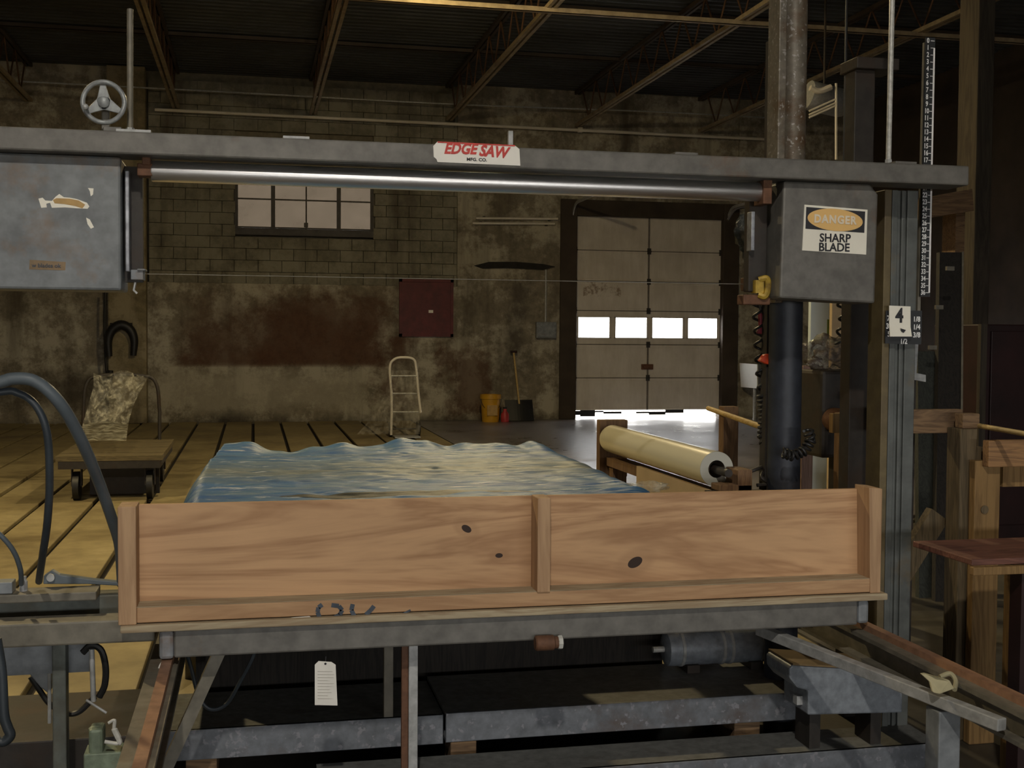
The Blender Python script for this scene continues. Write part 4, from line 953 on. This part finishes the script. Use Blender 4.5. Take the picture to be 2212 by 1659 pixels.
MB().box((q.x-.02, 5.84, mz-.03), (q.x+.22, 5.95, mz)).build('machine_table', 'galvanised_dark' if 'galvanised_dark' in MATS else steel('galvanised_dark', (.12, .13, .13), (.07, .05, .03)).name, r, bevel=.004)
MB().lathe((q.x+.05, 6.08, 0), [(.16, 0), (.15, .04), (.06, .10), (.06, .86)], 20).build('pedestal', 'dark_iron', r, smooth=True)
MB().lathe((q.x-.06, 5.95, 1.06), [(.05, -.10), (.065, -.08), (.065, .02), (.04, .04)], 20, 'y').build('spindle', 'rust_iron', r, smooth=True)
qa, qb = P(1812, 892, 5.75), P(1836, 892, 5.75)
single(MB().box((qa.x, 5.72, 0), (qb.x, 5.80, qa.z)), 'timber_post', 'stand_wood', 'brown timber post just in front of the dark machine', 'post', bevel=.004)
single(MB().box((P(1795, 895, 5.7).x, 5.68, P(1795, 935, 5.7).z), (P(1832, 895, 5.7).x, 5.72, P(1795, 893, 5.7).z)), 'board_offcut', 'post_wood', 'small tan board offcut fixed to the brown timber post', 'board', bevel=.003)
hose('yellow_cord', [P(1836, 851, 5.86), P(1850, 846, 5.87), P(1866, 847, 5.86), P(1876, 850, 5.83), P(1871, 853, 5.82), P(1872, 900, 5.82), P(1867, 966, 5.82)], .0095, 'cord_yellow', 'yellow rope draped over the machine table behind the slotted post', 8, 'rope')
single(MB().tube([P(1845, 640, 4.7), V((P(1838, 1055, 4.7).x, 4.7, 0))], .008, 8), 'thin_rod', 'rail_web', 'thin upright steel rod beside the slotted post', 'rod', smooth=True)
single(MB().box((2.40, 4.45, 0), (2.49, 4.52, 1.95)), 'upright_plate', 'board_dark', 'wide dark upright board behind the slotted post', 'board', bevel=.004)
# ================================================================== wooden stand at the near side
r = thing('wooden_stand', (2.65, 3.9, 0), 'timber stand with crossboards and a knotty pine upright', 'stand')
MB().box((2.585, 3.90, 0), (2.690, 3.94, 1.055)).build('upright', 'post_wood', r, bevel=.004)
MB().box((2.555, 3.95, 0), (2.625, 4.04, 1.17)).build('upright', 'old_wood', r, bevel=.004)
MB().box((2.632, 3.96, .30), (2.66, 4.04, 1.10)).build('upright', 'old_wood', r, bevel=.004)
MB().box((2.36, 4.045, 1.145), (2.625, 4.085, 1.235)).build('crossboard', 'old_wood_x', r, bevel=.004)
MB().box((2.612, 3.86, 1.035), (3.3, 3.90, 1.132)).build('crossboard', 'stand_wood_x' if 'stand_wood_x' in MATS else wood('stand_wood_x', (.38, .21, .09), (.24, .13, .06), 0).name, r, bevel=.004)
MB().box((2.56, 3.945, 1.17), (2.63, 4.0, 1.225)).build('end_block', 'old_wood_x', r, bevel=.004)
MB().lathe((2.625, 3.895, .875), [(.016, 0), (.013, .006)], 12, 'y').build('knot', 'old_wood', r)
MB().box((2.735, 3.95, .95), (2.9, 3.99, 1.03)).build('offcut', 'post_wood', r)
MB().bar((2.56, 4.10, .83), (2.30, 4.10, .45), .04, .085, (0, 0, 1)).build('diagonal_brace', 'old_wood', r)
single(MB().tube([P(1955, 892, 4.62), P(2225, 939, 3.58)], .0095, 10), 'long_dowel', 'dowel_wood', 'long pale wooden dowel lying across the timber stand', 'dowel', smooth=True)
b0 = [P(2078, 1200, 3.35), P(2100, 1185, 3.6), V((2.95, 3.6, .83)), V((2.95, 3.35, .80))]
r = thing('work_bench', (2.5, 3.4, 0), 'low reddish wooden bench in front of the timber stand', 'bench')
bz = .80
MB().box((2.17, 3.28, bz), (3.0, 3.62, bz+.02)).build('bench_top', 'bench_wood', r, bevel=.003)
MB().box((2.165, 3.262, bz-.028), (3.0, 3.285, bz-.002)).build('front_edge', 'post_wood', r, bevel=.003)
MB().box((2.36, 3.30, 0), (2.42, 3.36, bz)).build('leg', 'dark_red', r)
MB().box((2.9, 3.30, 0), (2.96, 3.36, bz)).build('leg', 'dark_red', r)
MB().box((2.52, 3.56, 0), (2.60, 3.62, bz)).build('leg', 'post_wood', r)
# dark things along the side wall
r = thing('leaning_board', (P(2040, 900, 6.5).x, 6.5, 0), 'dark wide board leaning with a pale edge behind the ruler', 'board')
p4 = [P(1990, 910, 6.5), P(2040, 910, 6.5), P(2078, 545, 7.2), P(2030, 545, 7.2)]
lo = [V((p4[0].x-.13, 6.1, .0)), V((p4[1].x-.13, 6.1, 0))]
MB().prism([lo[0], lo[1], p4[2], p4[3]], (0, .04, 0)).build('board', 'board_dark', r)
MB().bar(lo[1]+V((0, -.01, 0)), p4[2]+V((0, -.01, 0)), .012, .012).build('pale_edge', 'rail_web', r)
for (px_, py_, lab) in ((2046, 584, ''), (2022, 668, ''), (2008, 755, '')):
    q = P(px_, py_, 6.6); MB().box(q, q+V((.05, .02, .025))).build('tape_mark', 'rail_web', r)
slabs_ = (('board', P(2040, 760, 6.6), P(2068, 890, 6.2), 'greenish grey board leaning next to the dark wide board'), ('board', P(2078, 765, 6.7), P(2100, 890, 6.3), 'second greenish grey board leaning beside the red cabinet'))
for i, (_, a, b, lab) in enumerate(slabs_):
    single(MB().prism([V((b.x-.22, b.y, 0)), V((b.x-.02, b.y, 0)), V((a.x+.17, a.y+.3, a.z)), V((a.x, a.y+.3, a.z))], (0, .04, 0)), 'leaning_board', 'board_green' if 'board_green' in MATS else wood('board_green', (.045, .05, .042), (.025, .028, .024), 2).name, lab, 'board', 'boards leaning by the side wall')
a, b = P(2118, 700, 7.7), P(2230, 900, 7.7)
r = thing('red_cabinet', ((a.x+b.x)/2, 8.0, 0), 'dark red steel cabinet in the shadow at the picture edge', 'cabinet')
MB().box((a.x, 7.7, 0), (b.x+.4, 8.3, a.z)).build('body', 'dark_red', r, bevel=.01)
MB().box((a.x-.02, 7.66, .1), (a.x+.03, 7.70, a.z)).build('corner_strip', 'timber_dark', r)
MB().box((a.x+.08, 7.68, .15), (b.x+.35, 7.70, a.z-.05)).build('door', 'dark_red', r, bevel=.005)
r = thing('pale_bracket', P(1990, 820, 5.0), 'pale L-shaped metal bracket beside the fraction plate', 'bracket')
MB().prism([P(x, y, 4.9) for x, y in ((1974, 742), (1984, 742), (1980, 806), (2000, 810), (2000, 825), (1971, 820))], (0, .02, 0)).build('plate', 'galvanised', r)
MB().box((P(1974, 820, 4.9).x, 4.92, 0), (P(1984, 820, 4.9).x, 4.95, P(1978, 820, 4.9).z)).build('stand_leg', 'dark_iron', r)
a, b = P(2012, 440, 9), P(2130, 400, 9)
single(MB().prism([P(2005, 425, 9), P(2100, 408, 9), P(2104, 455, 9), P(2005, 470, 9)], (0, .5, 0)).box(V((P(2080, 455, 9).x, 9.1, 0)), V((P(2100, 455, 9).x, 9.3, P(2100, 455, 9).z+.1))), 'wall_shelf', 'old_wood_x', 'sagging board shelf high on the side beyond the ruler', 'shelf')
single(MB().box(V((P(2105, 500, 9.5).x, 9.5, 0)), V((P(2140, 500, 9.5).x, 9.8, 5.9))), 'timber_column', 'timber_dark', 'dark timber roof column near the side wall', 'column', bevel=.01)
# bright duct glimpsed between the columns
dq = P(1780, 215, 13.0)
r = thing('duct_elbow', dq, 'pale sheet-metal duct glimpsed beside the round column under the roof', 'duct')
MB().tube([P(1745, 205, 13), P(1770, 212, 13), P(1812, 222, 13.4)], .17, 20).build('duct', 'galvanised', r, smooth=True)
MB().tube(spline([P(1750, 190, 12.8), P(1770, 197, 12.8), P(1795, 188, 12.8)]), .035, 8).build('rim', 'white_tube', r, smooth=True)
for dy in (0, 8, 14): MB().tube([P(1748, 240+dy, 12.8), P(1808, 213+dy, 12.8)], .012, 6).build('stay_wire', 'white_tube', r)
MB().tube([P(1806, 180, 12.8), P(1806, 345, 12.8)], .015, 6).build('drop_cable', 'white_tube', r)
MB().tube([V((dq.x, 13, 5.93)), V((dq.x, 13, dq.z))], .015, 6).build('hanger', 'dark_iron', r)

# ================================================================== across the floor
# platform cart with hooped handle, draped with clear film
r = thing('platform_cart', (-1.25, 12, 0), 'wooden platform cart with a bent pipe handle on the slotted floor', 'cart')
cx0, cx1, cy0, cy1, cz = -1.71, -.80, 11.1, 12.75, .41
for i in range(6):
    y0 = cy0+i*(cy1-cy0)/6
    MB().box((cx0, y0+.006, cz-.045), (cx1, y0+(cy1-cy0)/6-.006, cz+.004*(i % 2))).build('deck_board', 'cart_wood', r)
MB().box((cx0+.02, cy0+.01, cz-.115), (cx1-.02, cy0+.06, cz-.047)).box((cx0+.02, cy1-.06, cz-.115), (cx1-.02, cy1-.01, cz-.047)).box((cx0+.02, cy0+.06, cz-.115), (cx0+.07, cy1-.06, cz-.047)).box((cx1-.07, cy0+.06, cz-.115), (cx1-.02, cy1-.06, cz-.047)).build('chassis', 'dark_iron', r)
for xx in (cx0+.16, cx1-.12):
    for yy in (cy0+.15, cy1-.2):
        w = MB().lathe((xx-.03, yy, .13), [(.06, 0), (.13, .004), (.13, .056), (.06, .06)], 22, 'x').build('wheel', 'black_rubber', r, smooth=True)
        MB().box((xx-.045, yy-.04, .13), (xx-.035, yy+.04, cz-.114)).box((xx+.035, yy-.04, .13), (xx+.045, yy+.04, cz-.114)).build('fork', 'dark_iron', r)
MB().box((cx0+.25, cy0+.3, .03), (cx1-.05, cy0+.36, cz-.12)).build('axle_board', 'dark_iron', r)
hx0, hx1 = -1.69, -.945
MB().tube([V((hx0, cy1-.05, cz-.10))]+spline([V((hx0, cy1, .70)), V((hx0+.03, cy1, .98)), V((hx0+.16, cy1, 1.07)), V((hx1-.16, cy1, 1.07)), V((hx1-.03, cy1, .98)), V((hx1, cy1, .70))], 6)+[V((hx1, cy1-.05, cz-.10))], .018, 10).build('handle', 'dark_iron', r, smooth=True)
def drape(u, w):                              # w: 0 top .. 1 bottom
    xl = (202-45*0)+(0 if w < .2 else -(w-.2)*42); xr = 325-52*w-(12*sin(pi*w))
    px = xl+(xr-xl)*u; py = 806+146*w+6*sin(9*u)*(1-w)
    Y = 12.7-1.1*max(0, w-.72)/.28-.25*w+.10*mnoise.noise(V((u*5, w*6, 2)))+.05*mnoise.noise(V((u*13, w*11, 5)))
    return tuple(P(px, min(py, 952), Y))
fmo = MB().grid(40, 50, drape)
zmin = cz+.012
fmo.v = [V((p.x, p.y, max(p.z, zmin+.01*mnoise.noise(p*8)))) for p in fmo.v]
single(fmo, 'draped_film', 'clear_film', 'yellowish clear plastic film draped over the cart handle', 'plastic film', smooth='all', fix=False)
# hand truck with film
r = thing('hand_truck', (2.15, 17.6, 0), 'white tubular hand truck standing against the stained wall', 'hand truck')
MB().tube(spline([P(845, 940, 17.5), P(846, 860, 17.6), P(842, 795, 17.7), P(852, 776, 17.7), P(872, 772, 17.7), P(893, 776, 17.7), P(899, 795, 17.7), P(904, 850, 17.6), P(909, 892, 17.55)], 5), .019, 8).build('hoop_handle', 'white_tube', r, smooth=True)
for y, k in ((812, 0), (850, 4), (890, 6)): MB().tube([P(845-k*.3, y, 17.65), P(901+k*.6, y, 17.65)], .012, 8).build('crossbar', 'galvanised', r, smooth=True)
qa, qb = P(850, 938, 17.4), P(905, 938, 17.4)
MB().box((qa.x, 17.2, .012), (qb.x, 17.55, .03)).build('toe_plate', 'galvanised', r)
for xx in (qa.x-.02, qb.x+.02): MB().lathe((xx-.025, 17.62, .115), [(.05, 0), (.115, .004), (.115, .046), (.05, .05)], 18, 'x').build('wheel', 'black_rubber', r, smooth=True)
MB().tube([(qa.x-.02, 17.62, .115), (qb.x+.02, 17.62, .115)], .012, 8).build('axle', 'dark_iron', r)
tb = MB().grid(24, 30, lambda u, w: tuple(P(843+(-14*w if u < .5 else 0)-58*w*w*(1-u)+60*u+4*w*u, 800+138*w, 17.38+.10*mnoise.noise(V((u*6, w*5, 9))))))
tb.v = [V((p.x, p.y, max(p.z, .012))) for p in tb.v]
single(tb, 'draped_film', 'thin_film', 'thin clear film hanging over the white hand truck', 'plastic film', smooth='all', fix=False)
# bucket, red bottle and snow shovel by the rear wall
bx, by = 4.05, 20.45
r = thing('bucket', (bx, by, 0), 'yellow plastic bucket standing at the foot of the rear wall', 'bucket')
MB().lathe((bx, by, 0), [(.145, 0), (.150, .02), (.170, .40), (.185, .405), (.185, .48), (.165, .48), (.15, .03)], 28, cap=False).lathe((bx, by, .02), [(.149, 0), (.149, .005)], 28).build('pail', 'bucket_yellow', r, smooth=True)
MB().tube([V((bx+.178*cos(a), by-.178*abs(sin(a))*.35-.06, .40-.20*sin(a))) for a in [pi*i/16 for i in range(17)]], .005, 6).build('bail', 'dark_iron', r)
MB().box((bx-.09, by-.173, .12), (bx+.09, by-.150, .30)).build('label', 'sign_tan', r)
r = thing('red_bottle', (4.30, 20.4, 0), 'small red bottle between the bucket and the black shovel', 'bottle')
MB().lathe((4.30, 20.4, 0), [(.07, 0), (.075, .02), (.07, .14), (.03, .19), (.03, .23)], 18).build('bottle_body', 'pink_red', r, smooth=True)
MB().lathe((4.30, 20.4, .23), [(.033, 0), (.033, .03)], 14).build('cap', 'black_paint', r)
r = thing('snow_shovel', (4.60, 20.6, 0), 'black wide shovel with a thin wooden handle leaning on the rear wall', 'shovel')
MB().grid(10, 6, lambda u, w: (4.35+.50*u, 20.52+.16*w-.05*sin(pi*u), .01+.36*w)).build('scoop', 'black_rubber', r, solid=.012)
MB().tube([(4.60, 20.60, .30), (4.55, 20.86, 1.20)], .018, 8).build('handle', 'dowel_wood', r, smooth=True)
MB().tube([(4.49, 20.86, 1.22), (4.61, 20.86, 1.22)], .022, 8).build('grip', 'dark_red', r, smooth=True)
